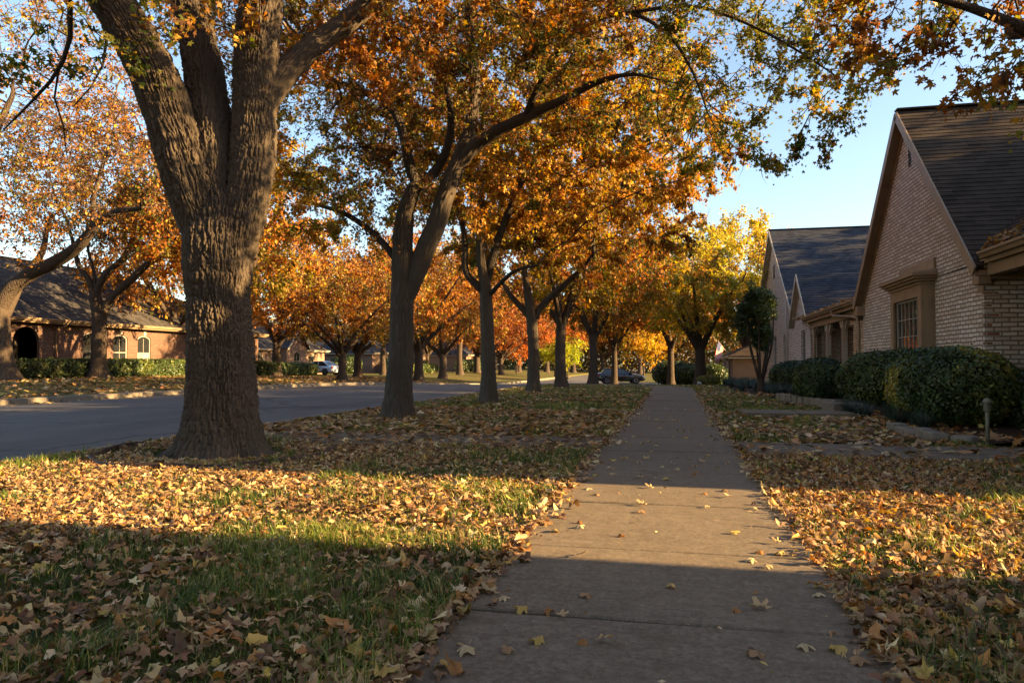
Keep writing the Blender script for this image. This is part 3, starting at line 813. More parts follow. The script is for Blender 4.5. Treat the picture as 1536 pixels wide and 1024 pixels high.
# ------------------------------------------------------------------ low hip roofed houses (left row, far right, and the neighbour that shades the near lawn)
def hip_house(label, x0, x1, y0, y1, face, z, eave, rise, wins, brick, shin, gables=(), arches=(), over=.45, step=None, hipk=1.0, trim='cream_paint', grid=(2, 2)):
    """face +1: front on +X, -1: front on -X. wins: list of (ya, yb, za, zb, rise, curtain)"""
    xf = x1 if face > 0 else x0; n = X_ * face
    rt = thing('brick_house', label, 'house', (xf, (y0 + y1) / 2, z)); off = tuple(rt.location)
    B = lambda mb, nm, m, par=rt, **k: mb.build(nm, M[m], par, off=off, **k)
    w = MB(); ez = z + eave
    holes = [(a, b, z + c, z + d, ar) for a, b, c, d, ar, _ in wins] + [(a, b, z, z + d, (b - a) / 2) for a, b, d in arches]
    wall(w, (xf, 0, 0), Y_, n, y0, y1, z - .5, ez, holes)
    xb = x0 if face > 0 else x1
    wall(w, (xb, 0, 0), Y_, -n, y0, y1, z - .5, ez); wall(w, (0, y0, 0), X_, -Y_, x0, x1, z - .5, ez); wall(w, (0, y1, 0), X_, Y_, x0, x1, z - .5, ez)
    for gy, gw, gp, gh in gables:      # projecting front gables: centre, width, projection, wall height
        xg = xf + face * gp
        wall(w, (xg, 0, 0), Y_, n, gy - gw / 2, gy + gw / 2, z - .5, z + gh, [(gy - .65, gy + .65, z + .5, z + gh - .35, .25)])
        w.poly([(xg, gy - gw / 2, z + gh), (xg, gy + gw / 2, z + gh), (xg, gy, z + gh + gw * .5 * .95)])
        for s in (-1, 1): wall(w, (0, gy + s * gw / 2, 0), X_, Y_ * s, min(xf, xg), max(xf, xg), z - .5, z + gh)
    B(w, 'wall', brick)
    for a, b, c, d, ar, _ in wins:
        k_ = MB(); k_.obox((xf, 0, 0), Y_, n, (a + b) / 2 - .09, (a + b) / 2 + .09, -.02, .035, z + d + .005, z + d + .24)
        B(k_, 'keystone', 'cream_paint')
        k_ = MB(); k_.obox((xf, 0, 0), Y_, n, a - .06, b + .06, -.02, .05, z + c - .08, z + c - .002); B(k_, 'window_sill', 'cream_paint')
    a0, a1, b0, b1 = x0 - over, x1 + over, y0 - over, y1 + over
    hw = (a1 - a0) / 2; c = (a0 + a1) / 2; e = hw * hipk; top = ez + rise; lo = ez - .02
    r = MB()
    roof_slope(r, (a1, b0, lo), (a1, b1, lo), (c, b1 - e, top), (c, b0 + e, top)); roof_slope(r, (a0, b1, lo), (a0, b0, lo), (c, b0 + e, top), (c, b1 - e, top))
    roof_slope(r, (a0, b0, lo), (a1, b0, lo), (c + .001, b0 + e, top), (c - .001, b0 + e, top)); roof_slope(r, (a1, b1, lo), (a0, b1, lo), (c - .001, b1 - e, top), (c + .001, b1 - e, top))
    r.beam((c, b0 + e, top + .02), (c, b1 - e, top + .02), .24, .04)
    ro = B(r, 'roof', shin)
    for gy, gw, gp, gh in gables:
        r = MB(); xg = xf + face * (gp + .3); tip = z + gh + gw * .5 * .95 + .2; lo2 = z + gh - .05; hw2 = gw / 2 + .3
        xk = xf - face * 3.5
        for s in (-1, 1): roof_slope(r, (xg, gy + s * hw2, lo2), (xk, gy + s * hw2, lo2), (xk, gy, tip), (xg, gy, tip))
        B(r, 'roof', shin)
        t = MB()
        for s in (-1, 1):
            t.beam((xg + face * .015, gy + s * hw2, lo2 - .1), (xg + face * .015, gy, tip - .1), .03, .22, up=(0, s * (tip - lo2), hw2))
        B(t, 'rake_board', trim)
        window(rt, (xf + face * gp, 0, 0), Y_, n, gy - .65, gy + .65, z + .5, z + gh - .35, .25, 2, 2, off=off)
    t = MB(); 
    t.box(x0 - over + .02, x1 + over - .02, y0 - over + .02, y1 + over - .02, ez - .20, ez - .10)
    B(t, 'eave_board', trim)
    t = MB(); gutter(t, (a1 if face > 0 else a0, b0, ez), (a1 if face > 0 else a0, b1, ez), n, .12, .13)
    B(t, 'gutter', trim)
    for a, b, c_, d, ar, cu in wins:
        window(rt, (xf, 0, 0), Y_, n, a, b, z + c_, z + d, ar, *grid, off=off)
        if cu:
            q = MB(); 
            for s in range(14):
                ya = a + .05 + (b - a - .1) * s / 14; yb = a + .05 + (b - a - .1) * (s + 1) / 14
                q.obox((xf, 0, 0), Y_, n, ya, yb, -.083 + (.006 if s % 2 else 0), -.079 + (.006 if s % 2 else 0), z + c_ + .08, z + (c_ + d) / 2 - .03)
            B(q, 'curtain', 'curtain')
    for a, b, d in arches:
        q = MB(); q.obox((xf, 0, 0), Y_, n, a + .0, b, -1.2, -1.15, z, z + d); q.obox((xf, 0, 0), Y_, n, (a + b) / 2 - .45, (a + b) / 2 + .45, -1.15, -1.10, z, z + 2.05)
        B(q, 'door', 'dark_door')
    d = MB(); yy = y0 + (y1 - y0) * .30
    d.tube([tuple(np.array((xf, yy, ez - .12)) + n * .5), tuple(np.array((xf, yy, ez - .25)) + n * .45), tuple(np.array((xf, yy - .15, ez - .42)) + n * .06), tuple(np.array((xf, yy - .15, z)) + n * .06)], .04, 8)
    B(d, 'downspout', trim, smoothed=True)
    return rt

z1 = h1(-28, 36)
hip_house('red brown brick house with arched windows behind the long clipped hedge across the street', -40, -28, 21.5, 45.5, 1, z1, 2.72, 3.5,
          [(30.2, 31.4, .35, 2.25, .18, False), (32.15, 33.15, .35, 2.2, .16, False), (33.9, 34.9, .35, 2.2, .16, True), (38.4, 39.4, .35, 2.1, .16, False), (41.4, 42.4, .35, 2.1, .16, False)], 'red_brick', 'grey_shingle', arches=[(26.3, 27.7, 2.35)], trim='tan_paint')
z2 = h1(-40, 70)
hip_house('brown brick house with a narrow front gable beside the parked silver car', -52, -40, 58, 79, 1, z2, 2.7, 4.2,
          [(61.5, 62.9, .4, 2.1, .25, False), (64.6, 66, .4, 2.1, .25, False), (75.2, 76.6, .4, 2.1, 0, True)], 'brown_brick', 'grey_shingle', gables=[(70.5, 4.2, 1.2, 2.8)])
z3 = h1(-37, 96)
hip_house('brown brick house far down the street with a blue grey hip roof behind dark shrubs', -48, -37, 86, 104, 1, z3, 2.6, 3.4,
          [(90, 91.3, .4, 2.0, 0, False), (94, 95.3, .4, 2.0, 0, False)], 'brown_brick', 'slate_shingle', gables=[(99.5, 5, 1.5, 2.7)])
z4 = h1(-34, 130)
hip_house('distant brick house with an arched entry, glimpsed between the far trunks', -46, -34, 118, 140, 1, z4, 2.7, 3.6,
          [(129, 130.4, .4, 2.1, .3, False), (133, 134.4, .4, 2.1, .3, False)], 'brown_brick', 'slate_shingle', arches=[(122, 124, 2.4)])
z5 = h1(4, 58)
hip_house('low brown brick house with pale corner posts beside the flag', 4.15, 15, 56, 67, -1, z5, 2.25, 2.6, [(58.5, 59.6, .5, 1.9, 0, False), (63, 64.4, .5, 1.9, 0, False)], 'brown_brick', 'brown_shingle', over=.35)
hip_house('pale brick neighbouring house on the near corner whose roof shades the front lawn', 5.0, 14.5, -13.5, 3.22, -1, 0., 2.6, 4.4, [(-9, -7.6, .5, 2.1, 0, False), (-4.5, -3.1, .5, 2.1, 0, True), (-.5, .9, .5, 2.1, 0, True)], 'pale_brick', 'brown_shingle', over=.25, hipk=.02)
# ------------------------------------------------------------------ leaves
M['bark'] = m_bark('furrowed bark', (.036, .029, .023), (.116, .088, .062), .5, 1., attr=True)
M['bark_limb'] = m_bark('limb bark', (.030, .024, .018), (.088, .068, .050), 1., 1.6)
M['bark_far'] = m_bark('far bark', (.036, .026, .020), (.10, .074, .054), 1., 1.)
M['leaf'] = m_leaf('autumn leaf', .40)
M['leaf_far'] = m_leaf('autumn leaf of the far trees', .42, tintobj=True)
M['leaf_green'] = m_leaf('evergreen leaf', .25, .4, .4)

def star_leaf(lobes=5, n=2, curl=0., fold=0., seed=0):
    """flat lobed leaf, unit length about 1, as a fan round its middle"""
    g = np.random.default_rng(seed)
    pts = []
    for a, r in ((-90, .34), (-66, .36), (-50, .56), (-36, .70), (-24, .54), (-8, .46), (8, .74), (22, .92), (34, .74), (54, .50), (76, .80), (90, 1.05), (104, .80), (126, .50), (146, .74), (158, .92), (172, .74), (188, .46), (204, .54), (216, .70), (230, .56), (246, .36)):
        r = r * .55 * g.uniform(.72, 1.18)
        pts.append((r * math.cos(R_(a)), r * math.sin(R_(a)), 0))
    V = np.array([(0, 0, 0)] + pts)
    r2 = V[:, 0] ** 2 + V[:, 1] ** 2
    V[:, 2] = curl * r2 * 1.6 + fold * np.abs(V[:, 0]) + g.normal(0, .02, len(V)) * (curl != 0)
    k = len(pts)
    F = [np.array([(0, 1 + i, 1 + (i + 1) % k) for i in range(k)])]
    return V, F
def small_leaf():
    """pointed lobed leaf of few faces for crowns"""
    V = np.array([(0, -.5, 0), (.16, -.22, .03), (.42, -.02, .05), (.17, .10, .03), (.25, .34, .05), (0, .55, 0), (-.25, .34, .05), (-.17, .10, .03), (-.42, -.02, .05), (-.16, -.22, .03)])
    return V, [np.array([(0, 1, 2, 3, 4, 5), (0, 5, 6, 7, 8, 9)])]
def kite_leaf():
    V = np.array([(0, -.5, 0), (.33, 0, .06), (0, .5, 0), (-.33, 0, .06)])
    return V, [np.array([(0, 1, 2), (0, 2, 3)])]

PAL = dict(rust=(.25, .096, .020), orange=(.37, .17, .028), gold=(.42, .27, .042), yellow=(.45, .37, .05), olive=(.17, .165, .03), green=(.065, .095, .022), brown=(.15, .072, .028), red=(.24, .05, .018), tan=(.34, .215, .10))
def leaf_colours(pos, weights, g, clump=.9, seed=0):
    """colours in drifts: a noise field picks among the palette, every leaf strays a little"""
    names = list(weights); wts = np.array([weights[n] for n in names], float); cum = np.cumsum(wts) / wts.sum()
    f = noise3(pos * clump, seed) * .6 + noise3(pos * clump * 3.1, seed + 5) * .4
    # flatten the field's histogram so that the weights hold
    rk = np.argsort(np.argsort(f)) / max(1, len(f) - 1)
    rk = np.clip(rk + g.normal(0, .13, len(f)), 0, .9999)
    c = np.array([PAL[n] for n in names])[np.searchsorted(cum, rk)]
    return np.clip(c * g.uniform(.65, 1.35, (len(f), 1)) * (1 + g.normal(0, .07, (len(f), 3))), .004, .9)

# ------------------------------------------------------------------ trunks with real furrows
def bark_tube(pts, rad, k, spacing, cells, cellh, amp, seed, flare=None, jag=.03):
    pts = np.array(pts, float); rad = np.array(rad, float)
    # resample along a smooth curve
    seg = np.r_[0, np.cumsum(np.linalg.norm(np.diff(pts, axis=0), axis=1))]
    n = max(4, int(seg[-1] / spacing)); s = np.linspace(0, seg[-1], n)
    Pn = cat_rom(pts, seg, s); rn = np.interp(s, seg, rad)
    rn = np.convolve(np.pad(rn, 6, mode='edge'), np.ones(13) / 13, 'valid')
    t, A, B = frames(Pn)
    th = np.arange(k) * 2 * math.pi / k
    TH, S = np.meshgrid(th, s)
    R = np.repeat(rn[:, None], k, 1)
    ph = seed * 1.7
    R = R * (1 + jag * np.sin(2 * TH + ph + S * .5) + jag * .7 * np.sin(3 * TH - ph + S * .9) + jag * .5 * np.sin(5 * TH + 2 * ph - S * .4))
    if flare is not None: R = R + flare(TH, S)
    # interlacing furrows: two stretched noise fields whose zero lines are the cracks, broken by short cross cracks
    q = cells / (2 * math.pi); v = S / cellh
    wob = noise3(np.stack([np.cos(TH).ravel() * 2, np.sin(TH).ravel() * 2, S.ravel() * 1.6], 1), seed + 2).reshape(TH.shape)
    def field(fr, vs, sd, sh):
        T2 = TH + sh * (noise3(np.stack([np.cos(TH).ravel() * q * .3, np.sin(TH).ravel() * q * .3, v.ravel() * .8 * vs], 1), sd + 1).reshape(TH.shape) - .5) * 7 / cells
        return np.abs(noise3(np.stack([np.cos(T2).ravel() * q * fr, np.sin(T2).ravel() * q * fr, v.ravel() * vs + 9], 1), sd).reshape(TH.shape) - .5) * 2
    e = np.minimum(field(1, 1, seed, 1.), field(.8, .8, seed + 17, 1.6))
    ridge = np.clip(e / .42, 0, 1) ** .7
    fine = field(2.6, 3.2, seed + 31, 1.)
    f1b, f2b = worley(TH / (2 * math.pi) * cells * .8 + wob * 2, v * 2.1 + wob, int(cells * .8), seed + 9)
    sub = np.clip((f2b - f1b) / .3, 0, 1)
    D = amp * (ridge - .6) * (.55 + .9 * wob) + amp * .30 * (fine - .4) + amp * .38 * (sub - .7)
    D = D + .035 * rad.max() * (noise3(np.stack([np.cos(TH).ravel() * 1.6, np.sin(TH).ravel() * 1.6, S.ravel() * 2.6], 1), seed + 41).reshape(TH.shape) - .5) * 2
    R = R + D
    V = Pn[:, None] + R[..., None] * (np.cos(TH)[..., None] * A[:, None] + np.sin(TH)[..., None] * B[:, None])
    i = np.arange(k); j = np.arange(n - 1)[:, None]
    F = np.stack([j * k + i, j * k + (i + 1) % k, (j + 1) * k + (i + 1) % k, (j + 1) * k + i], -1).reshape(-1, 4)
    return V.reshape(-1, 3), F
def cat_rom(pts, seg, s):
    m = np.gradient(pts, seg, axis=0)
    i = np.clip(np.searchsorted(seg, s, side='right') - 1, 0, len(seg) - 2)
    h = (seg[i + 1] - seg[i])[:, None]; t = ((s - seg[i])[:, None]) / h
    return (2 * t**3 - 3 * t**2 + 1) * pts[i] + (t**3 - 2 * t**2 + t) * h * m[i] + (-2 * t**3 + 3 * t**2) * pts[i + 1] + (t**3 - t**2) * h * m[i + 1]

# ------------------------------------------------------------------ crowns grown towards points
def colonize(pos, par, A, step, di, dk, iters, g, trop):
    """branches grow towards the points A until each is reached"""
    pos = [np.array(p, float) for p in pos]; par = list(par)
    nd = np.full(len(A), 1e9); ni = np.zeros(len(A), int); alive = np.ones(len(A), bool)
    new = list(range(len(pos)))
    for it in range(iters):
        Q = np.array([pos[i] for i in new])
        for a in range(0, len(Q), 400):
            q = Q[a:a + 400]
            D = np.sqrt(((A[:, None] - q[None]) ** 2).sum(-1)); m = D.argmin(1); dm = D[np.arange(len(A)), m]
            up = dm < nd; nd[up] = dm[up]; ni[up] = np.array(new)[a + m[up]]
        alive &= nd > dk
        act = alive & (nd < di)
        if not act.any(): break
        idx = ni[act]; d = norm(A[act] - np.array([pos[i] for i in idx]))
        un, inv = np.unique(idx, return_inverse=True)
        acc = np.zeros((len(un), 3)); np.add.at(acc, inv, d)
        acc = norm(norm(acc) + np.asarray(trop) + g.normal(0, .16, acc.shape))
        new = []
        for i, v in zip(un, acc):
            new.append(len(pos)); pos.append(pos[i] + v * step); par.append(int(i))
    return np.array(pos), np.array(par)

def ell_points(ells, n, g, shell=.35):
    """points through a union of ellipsoids, thicker towards their outside"""
    vol = np.array([e[1][0] * e[1][1] * e[1][2] * (e[2] if len(e) > 2 else 1.) for e in ells]); cnt = (n * vol / vol.sum()).astype(int)
    out = []
    for e, c in zip(ells, cnt):
        d = norm(g.normal(0, 1, (c, 3))); r = g.uniform(shell ** 3, 1, c) ** (1 / 3)
        out.append(np.array(e[0]) + d * r[:, None] * np.array(e[1]))
    return np.concatenate(out)

def grow(name, label, cat, base, limbs, ells, seed, natt=900, step=.32, leaf='small', nleaf=30000, lsize=.1, pal=None, trunk_mat='bark_far', leaf_mat='leaf', clump=.9, tip=.006,
         pipe=2.35, di=3.2, dk=.5, trop=(0, 0, -.05), twig=.45, twigs=4, group=None, hires=None, spread=.30, zmin=None, rootflare=.5, shell=.35, low_end=0., droop=.35, pal2=None, even=False):
    """limbs: list of dict(p=[world points], r=[radii], at=parent limb index or None, hi=(k, spacing, cells) for a furrowed mesh of its own)"""
    g = np.random.default_rng(seed); base = np.array(base, float)
    rt = thing(name, label, cat, base, group)
    pos, par, fixr, own = [], [], [], []
    first = {}
    for li, L in enumerate(limbs):
        pts = np.array(L['p'], float) - base
        seg = np.r_[0, np.cumsum(np.linalg.norm(np.diff(pts, axis=0), axis=1))]
        n = max(2, int(round(seg[-1] / step)) + 1); s = np.linspace(0, seg[-1], n)
        q = cat_rom(pts, seg, s) if len(pts) > 2 else pts[0] + (pts[1] - pts[0]) * (s / seg[-1])[:, None]
        r = np.interp(s, seg, np.interp(np.linspace(0, 1, len(pts)), np.linspace(0, 1, len(L['r'])), L['r']))
        if L.get('at') is None: p = -1
        else:
            f = first[L['at']]; cand = np.array([pos[i] for i in f]); p = f[int(np.linalg.norm(cand - q[0], axis=1).argmin())]
        ids = []
        for qq, rr in zip(q, r):
            ids.append(len(pos)); pos.append(qq); par.append(p); fixr.append(rr); own.append(bool(L.get('hi'))); p = ids[-1]
        first[li] = ids
    nl = len(pos)
    A = ell_points([((np.array(e[0]) - base), *e[1:]) for e in ells], natt, g, shell)
    if zmin is not None: A = A[A[:, 2] + base[2] > zmin]
    # the first limb (the trunk) sprouts only near its top
    pos2, par2 = colonize(pos, par, A, step, di, dk, 90, g, trop)
    n = len(pos2); rad = np.zeros(n); kids = [[] for _ in range(n)]
    acc = np.zeros(n)
    for i in range(n - 1, -1, -1):
        r = tip if acc[i] == 0 else acc[i] ** (1 / pipe)
        if i < nl: r = max(r * .6, fixr[i]) if not own[i] else fixr[i]
        rad[i] = r
        if par2[i] >= 0: acc[par2[i]] += r ** pipe if i >= nl else 0; kids[par2[i]].append(i)
    # chains -> tubes
    VV, FF, off = [], [], 0
    stack = [i for i in range(n) if par2[i] < 0]; seen = set()
    while stack:
        r0 = stack.pop(); ch = [r0]; c = r0
        while kids[c]:
            ks = sorted(kids[c], key=lambda i: -rad[i]); 
            if c < nl and not any(k < nl and par2[k] == c for k in ks[:1]):
                pref = [k for k in ks if k == c + 1 and k < nl]
                if pref: ks = pref + [k for k in ks if k not in pref]
            stack += ks[1:]; c = ks[0]; ch.append(c)
        p0 = par2[r0]
        idx = ([p0] if p0 >= 0 else []) + ch
        if len(idx) < 2: continue
        # skip stretches whose mesh is furrowed separately
        rr = rad[idx].copy(); 
        if p0 >= 0: rr[0] = min(rr[0], rr[1] * 1.15)
        keep = [not own[i] if i < nl else True for i in idx]
        if not keep[-1]: continue
        st_ = 0
        for q in range(len(idx)):
            if not keep[q]: st_ = q
        ii = idx[st_:]; rr = rr[st_:]
        if st_ > 0 and len(rr) > 1 and idx[st_] < nl and own[idx[st_]]: rr[0] = min(rr[0], rr[1] * 1.2)
        if len(ii) < 2: continue
        k = 14 if rr.max() > .12 else 9 if rr.max() > .05 else 5 if rr.max() > .018 else 3
        pp = pos2[ii]
        if ii[0] == 0 and rootflare and not own[0]:
            zz = pp[:, 2]; rr = rr * (1 + rootflare * np.exp(-np.maximum(zz, 0) / .22))
            pp = np.vstack([pp[0] - [0, 0, .15], pp]); rr = np.r_[rr[0] * 1.15, rr]
        if len(pp) > 2 and k >= 9:
            sg = np.r_[0, np.cumsum(np.linalg.norm(np.diff(pp, axis=0), axis=1) + 1e-6)]; s = np.linspace(0, sg[-1], len(pp) * 2)
            rr = np.interp(s, sg, rr); pp = cat_rom(pp, sg, s)
        v, f = tube_np(pp, rr, k); VV.append(v); FF.append(f + off); off += len(v)
    # twigs at the outer nodes
    term = np.array([i for i in range(nl, n) if rad[i] < tip * 2.6])
    d = norm(pos2[term] - pos2[par2[term]])
    if low_end: pass
    rep = np.repeat(np.arange(len(term)), twigs)
    td = norm(d[rep] * .5 + g.normal(0, .62, (len(rep), 3)) + np.array([0, 0, -droop])); tl = g.uniform(.35, 1.1, len(rep)) * twig
    tp = pos2[term][rep]
    X = norm(np.cross(td, g.normal(0, 1, td.shape))); Yv = np.cross(td, X)
    tw = np.array([(1, 0, 0), (-.5, .87, 0), (-.5, -.87, 0), (.35, 0, .5), (-.2, .3, .55), (-.2, -.3, .5), (0, 0, 1.)]); tw[:, :2] *= .0075 if lsize < .14 else .012
    tw[3:6, 0] += .03
    tf = [np.array([(0, 1, 4, 3), (1, 2, 5, 4), (2, 0, 3, 5)]), np.array([(3, 4, 6), (4, 5, 6), (5, 3, 6)])]
    v, fs = inst(tw, tf, tp, X, Yv, td, np.stack([np.ones(len(rep))] * 2 + [tl], 1))
    # branches
    bm_v = np.concatenate(VV + [v]); F4 = np.concatenate(FF + [fs[0] + off]); F3 = fs[1] + off
    mesh_np('branches', bm_v, [F4, F3], M[trunk_mat], rt, True)
    for li, L in enumerate(limbs):
        if L.get('hi'):
            k, sp, cells, ch_, amp = L['hi']
            pts = np.array(L['p'], float) - base
            rr = np.interp(np.linspace(0, 1, len(pts)), np.linspace(0, 1, len(L['r'])), L['r'])
            v_, f_ = bark_tube(pts, rr, k, sp, cells, ch_, amp, seed + li, L.get('flare'))
            mesh_np('trunk' if li == 0 else 'limb', v_, [f_], M['bark'], rt, True)
    # leaves along the twigs
    lt, lf = small_leaf() if leaf == 'small' else star_leaf(curl=.25, fold=-.12, seed=3) if leaf == 'star' else kite_leaf()
    wt = g.gamma(.8, 1., len(rep)) * (.12 + smooth(.30, .62, noise3((tp + base) * 1.15, seed + 4))) if not even else np.ones(len(rep)); pick = g.choice(len(rep), nleaf, p=wt / wt.sum()); fr = g.uniform(.15, 1.08, nleaf)
    lp = tp[pick] + td[pick] * (tl[pick] * fr)[:, None] + g.normal(0, .045 if lsize < .14 else .10, (nleaf, 3)) * spread / .3
    lp[:, 2] -= lsize * .3
    yd = norm(td[pick] * .7 + g.normal(0, .55, (nleaf, 3)) + np.array([0, 0, -.55]))
    zd = norm(g.normal(0, .75, (nleaf, 3)) + np.array([0, 0, .6])); xd = norm(np.cross(yd, zd)); zd = np.cross(xd, yd)
    V, F = inst(lt, lf, lp, xd, yd, zd, lsize * g.uniform(.4, 1.25, nleaf))
    c = leaf_colours(lp + base, pal, g, clump, seed)
    if pal2 is not None:      # the side over the sidewalk has turned less
        m = g.uniform(0, 1, nleaf) < smooth(-3.2, .6, lp[:, 0] + base[0]); c[m] = leaf_colours(lp[m] + base, pal2, g, clump, seed + 2)
    mesh_np('crown', V, F, M[leaf_mat], rt, False, np.repeat(c, len(lt), 0))
    return rt

def low_pt(px, py, d): return P(px, py, d)
def auto_limbs(base, g, h_trunk, r_trunk, n, reach, rise, lean=(0, 0)):
    """short trunk that opens into a vase of limbs"""
    b = np.array(base, float); top = b + np.array([lean[0], lean[1], h_trunk])
    L = [dict(p=[b, b * .5 + top * .5 + np.array([g.normal(0, .04), g.normal(0, .04), 0]), top], r=[r_trunk * 1.1, r_trunk * .92, r_trunk * .85])]
    a0 = g.uniform(0, 6.28)
    for k in range(n):
        a = a0 + k * 2 * math.pi / n + g.normal(0, .25); o = np.array([math.cos(a), math.sin(a), 0])
        R = reach * g.uniform(.75, 1.15); H = rise * g.uniform(.75, 1.15)
        st = top - np.array([0, 0, g.uniform(0, h_trunk * .22)])
        L.append(dict(p=[st, st + o * R * .28 + Z_ * H * .34, st + o * R * .62 + Z_ * H * .68, st + o * R + Z_ * H], r=[r_trunk * .58, r_trunk * .42, r_trunk * .28, r_trunk * .14], at=0))
    return L

# ---- the big forked oak
D1 = 7.3
def flare1(TH, S):
    lob = .5 + .5 * np.sin(4 * TH + .6) * .7 + .3 * np.sin(7 * TH + 2)
    return (np.exp(-S / .24) * .115 * (.5 + .9 * lob) + np.exp(-S / .08) * .13 * (.3 + 1.3 * np.clip(lob, 0, 2)))
b1 = P(330, 684, D1); b1[2] = h1(b1[0], b1[1]) - .06
tr = [b1, P(331, 640, D1), P(331, 600, D1), P(330, 520, D1), P(327, 440, D1), P(327, 380, D1), P(326, 320, D1 + .05), P(322, 262, D1 + .1)]
limbs1 = [
    dict(p=tr, r=[.365, .34, .315, .292, .29, .32, .31, .19], hi=(600, .0085, 74, .12, .032), flare=flare1),
    dict(p=[P(332, 440, D1), P(312, 360, D1), P(290, 290, D1 - .05), P(262, 200, D1 - .1), P(224, 100, D1 - .1), P(165, 0, D1 - .1), P(85, -110, D1), P(-10, -210, D1 + .2)], r=[.16, .22, .245, .24, .222, .20, .17, .13], at=0, hi=(400, .010, 56, .12, .027)),
    dict(p=[P(332, 430, D1 + .1), P(328, 330, D1 + .1), P(322, 240, D1 + .05), P(310, 140, D1 + .18), P(296, 60, D1 + .35), P(272, -40, D1 + .7), P(250, -170, D1 + 1.1), P(225, -300, D1 + 1.5)], r=[.17, .215, .22, .20, .185, .17, .15, .10], at=0, hi=(340, .011, 48, .12, .025)),
    dict(p=[P(340, 430, D1 + .05), P(362, 340, D1), P(378, 260, D1), P(383, 170, D1), P(385, 90, D1 - .05), P(393, 0, D1 - .1), P(410, -110, D1 - .1), P(420, -240, D1)], r=[.17, .205, .21, .205, .205, .19, .16, .12], at=0, hi=(380, .010, 48, .12, .026)),
    dict(p=[P(388, 170, D1), P(420, 120, D1 + .1), P(462, 76, D1 + .2), P(512, 40, D1 + .3), P(575, -10, D1 + .4), P(660, -70, D1 + .4), P(770, -120, D1 + .3)], r=[.12, .125, .118, .11, .10, .085, .06], at=3, hi=(200, .016, 24, .2, .016)),
    dict(p=[P(96, -60, D1), P(104, 0, D1), P(105, 60, D1 + .1), P(88, 105, D1 + .2), P(50, 150, D1 + .3), P(5, 195, D1 + .4)], r=[.036, .030, .026, .021, .015, .008], at=1),
    dict(p=[P(88, 105, D1 + .2), P(82, 150, D1 + .25), P(98, 200, D1 + .3), P(100, 232, D1 + .35)], r=[.014, .011, .008, .005], at=5),
    dict(p=[P(165, 0, D1 - .1), P(160, 60, D1 - .25), P(150, 110, D1 - .3), P(110, 160, D1 - .4)], r=[.02, .015, .010, .006], at=1),
]
RUSTY = dict(rust=3.4, orange=3, brown=2, gold=1.6, olive=1.6, green=.6)
OLIVE = dict(orange=2.4, gold=2.4, olive=3, rust=2, yellow=.6, green=1, brown=1.2)
FIERY = dict(orange=3, gold=3, rust=1.6, yellow=.6, brown=2, olive=1.4)
b1c = b1
grow('oak_tree', 'large oak with thick furrowed trunk forking into heavy limbs above an edging ring', 'tree', b1, limbs1,
     [((-3.0, 8.0, 7.6), (5.4, 5.0, 3.0)), ((-2.9, 7.4, 5.0), (1.7, 1.8, 1.1), 1.3), ((-5.2, 6.0, 5.2), (2.2, 1.8, 1.6)), ((-.6, 7.6, 5.7), (2.0, 1.8, 1.1), 1.2)],
     11, natt=1800, step=.26, leaf='star', nleaf=62000, lsize=.082, pal=RUSTY, trunk_mat='bark_limb', clump=.8, di=4.0, dk=.42, twig=.42, twigs=3)

# ---- second tree: a trunk splitting into two stems that arch over the sidewalk
D2 = 12.3
b2 = P(597, 627, D2); b2[2] = h1(b2[0], b2[1]) - .05
fl2 = lambda TH, S: np.exp(-S / .18) * .10 * (.6 + .5 * np.sin(4 * TH))
limbs2 = [
    dict(p=[b2, P(598, 590, D2), P(601, 540, D2), P(603, 470, D2), P(604, 400, D2), P(604, 360, D2), P(608, 320, D2), P(620, 280, D2)], r=[.24, .222, .208, .195, .18, .165, .14, .115], hi=(220, .025, 38, .24, .022), flare=fl2),
    dict(p=[P(604, 460, D2), P(618, 425, D2), P(636, 380, D2), P(655, 335, D2), P(671, 285, D2), P(688, 240, D2), P(706, 190, D2 + .1), P(712, 130, D2 + .2), P(706, 60, D2 + .3), P(700, -30, D2 + .5)], r=[.11, .165, .175, .165, .155, .135, .11, .095, .08, .055], at=0, hi=(160, .03, 26, .22, .017)),
    dict(p=[P(684, 255, D2), P(706, 226, D2 - .1), P(740, 200, D2 - .3), P(788, 176, D2 - .5), P(840, 152, D2 - .7), P(900, 122, D2 - 1.0), P(950, 112, D2 - 1.3), P(990, 120, D2 - 1.5)], r=[.10, .115, .10, .088, .066, .045, .026, .010], at=1, hi=(90, .035, 16, .16, .011)),
    dict(p=[P(785, 178, D2 - .5), P(806, 135, D2 - .8), P(835, 82, D2 - 1.2), P(880, 38, D2 - 1.6), P(940, 20, D2 - 2.0), P(1000, 50, D2 - 2.3), P(1040, 110, D2 - 2.5), P(1062, 170, D2 - 2.6)], r=[.06, .056, .05, .042, .034, .027, .02, .01], at=2),
    dict(p=[P(940, 20, D2 - 2.0), P(1040, 10, D2 - 2.6), P(1130, 40, D2 - 3.0), P(1210, 85, D2 - 3.3), P(1262, 120, D2 - 3.5)], r=[.03, .026, .02, .014, .008], at=3),
    dict(p=[P(622, 280, D2), P(612, 235, D2), P(603, 195, D2 + .1), P(585, 160, D2 + .2), P(548, 138, D2 + .3), P(505, 122, D2 + .5)], r=[.10, .09, .08, .065, .05, .035], at=0),
    dict(p=[P(620, 283, D2), P(648, 262, D2 + .1), P(676, 200, D2 + .3), P(672, 140, D2 + .5), P(650, 60, D2 + .8)], r=[.09, .08, .07, .055, .04], at=0),
    dict(p=[P(600, 395, D2), P(560, 350, D2 + .2), P(520, 322, D2 + .4), P(470, 305, D2 + .7)], r=[.06, .055, .045, .03], at=0),
]
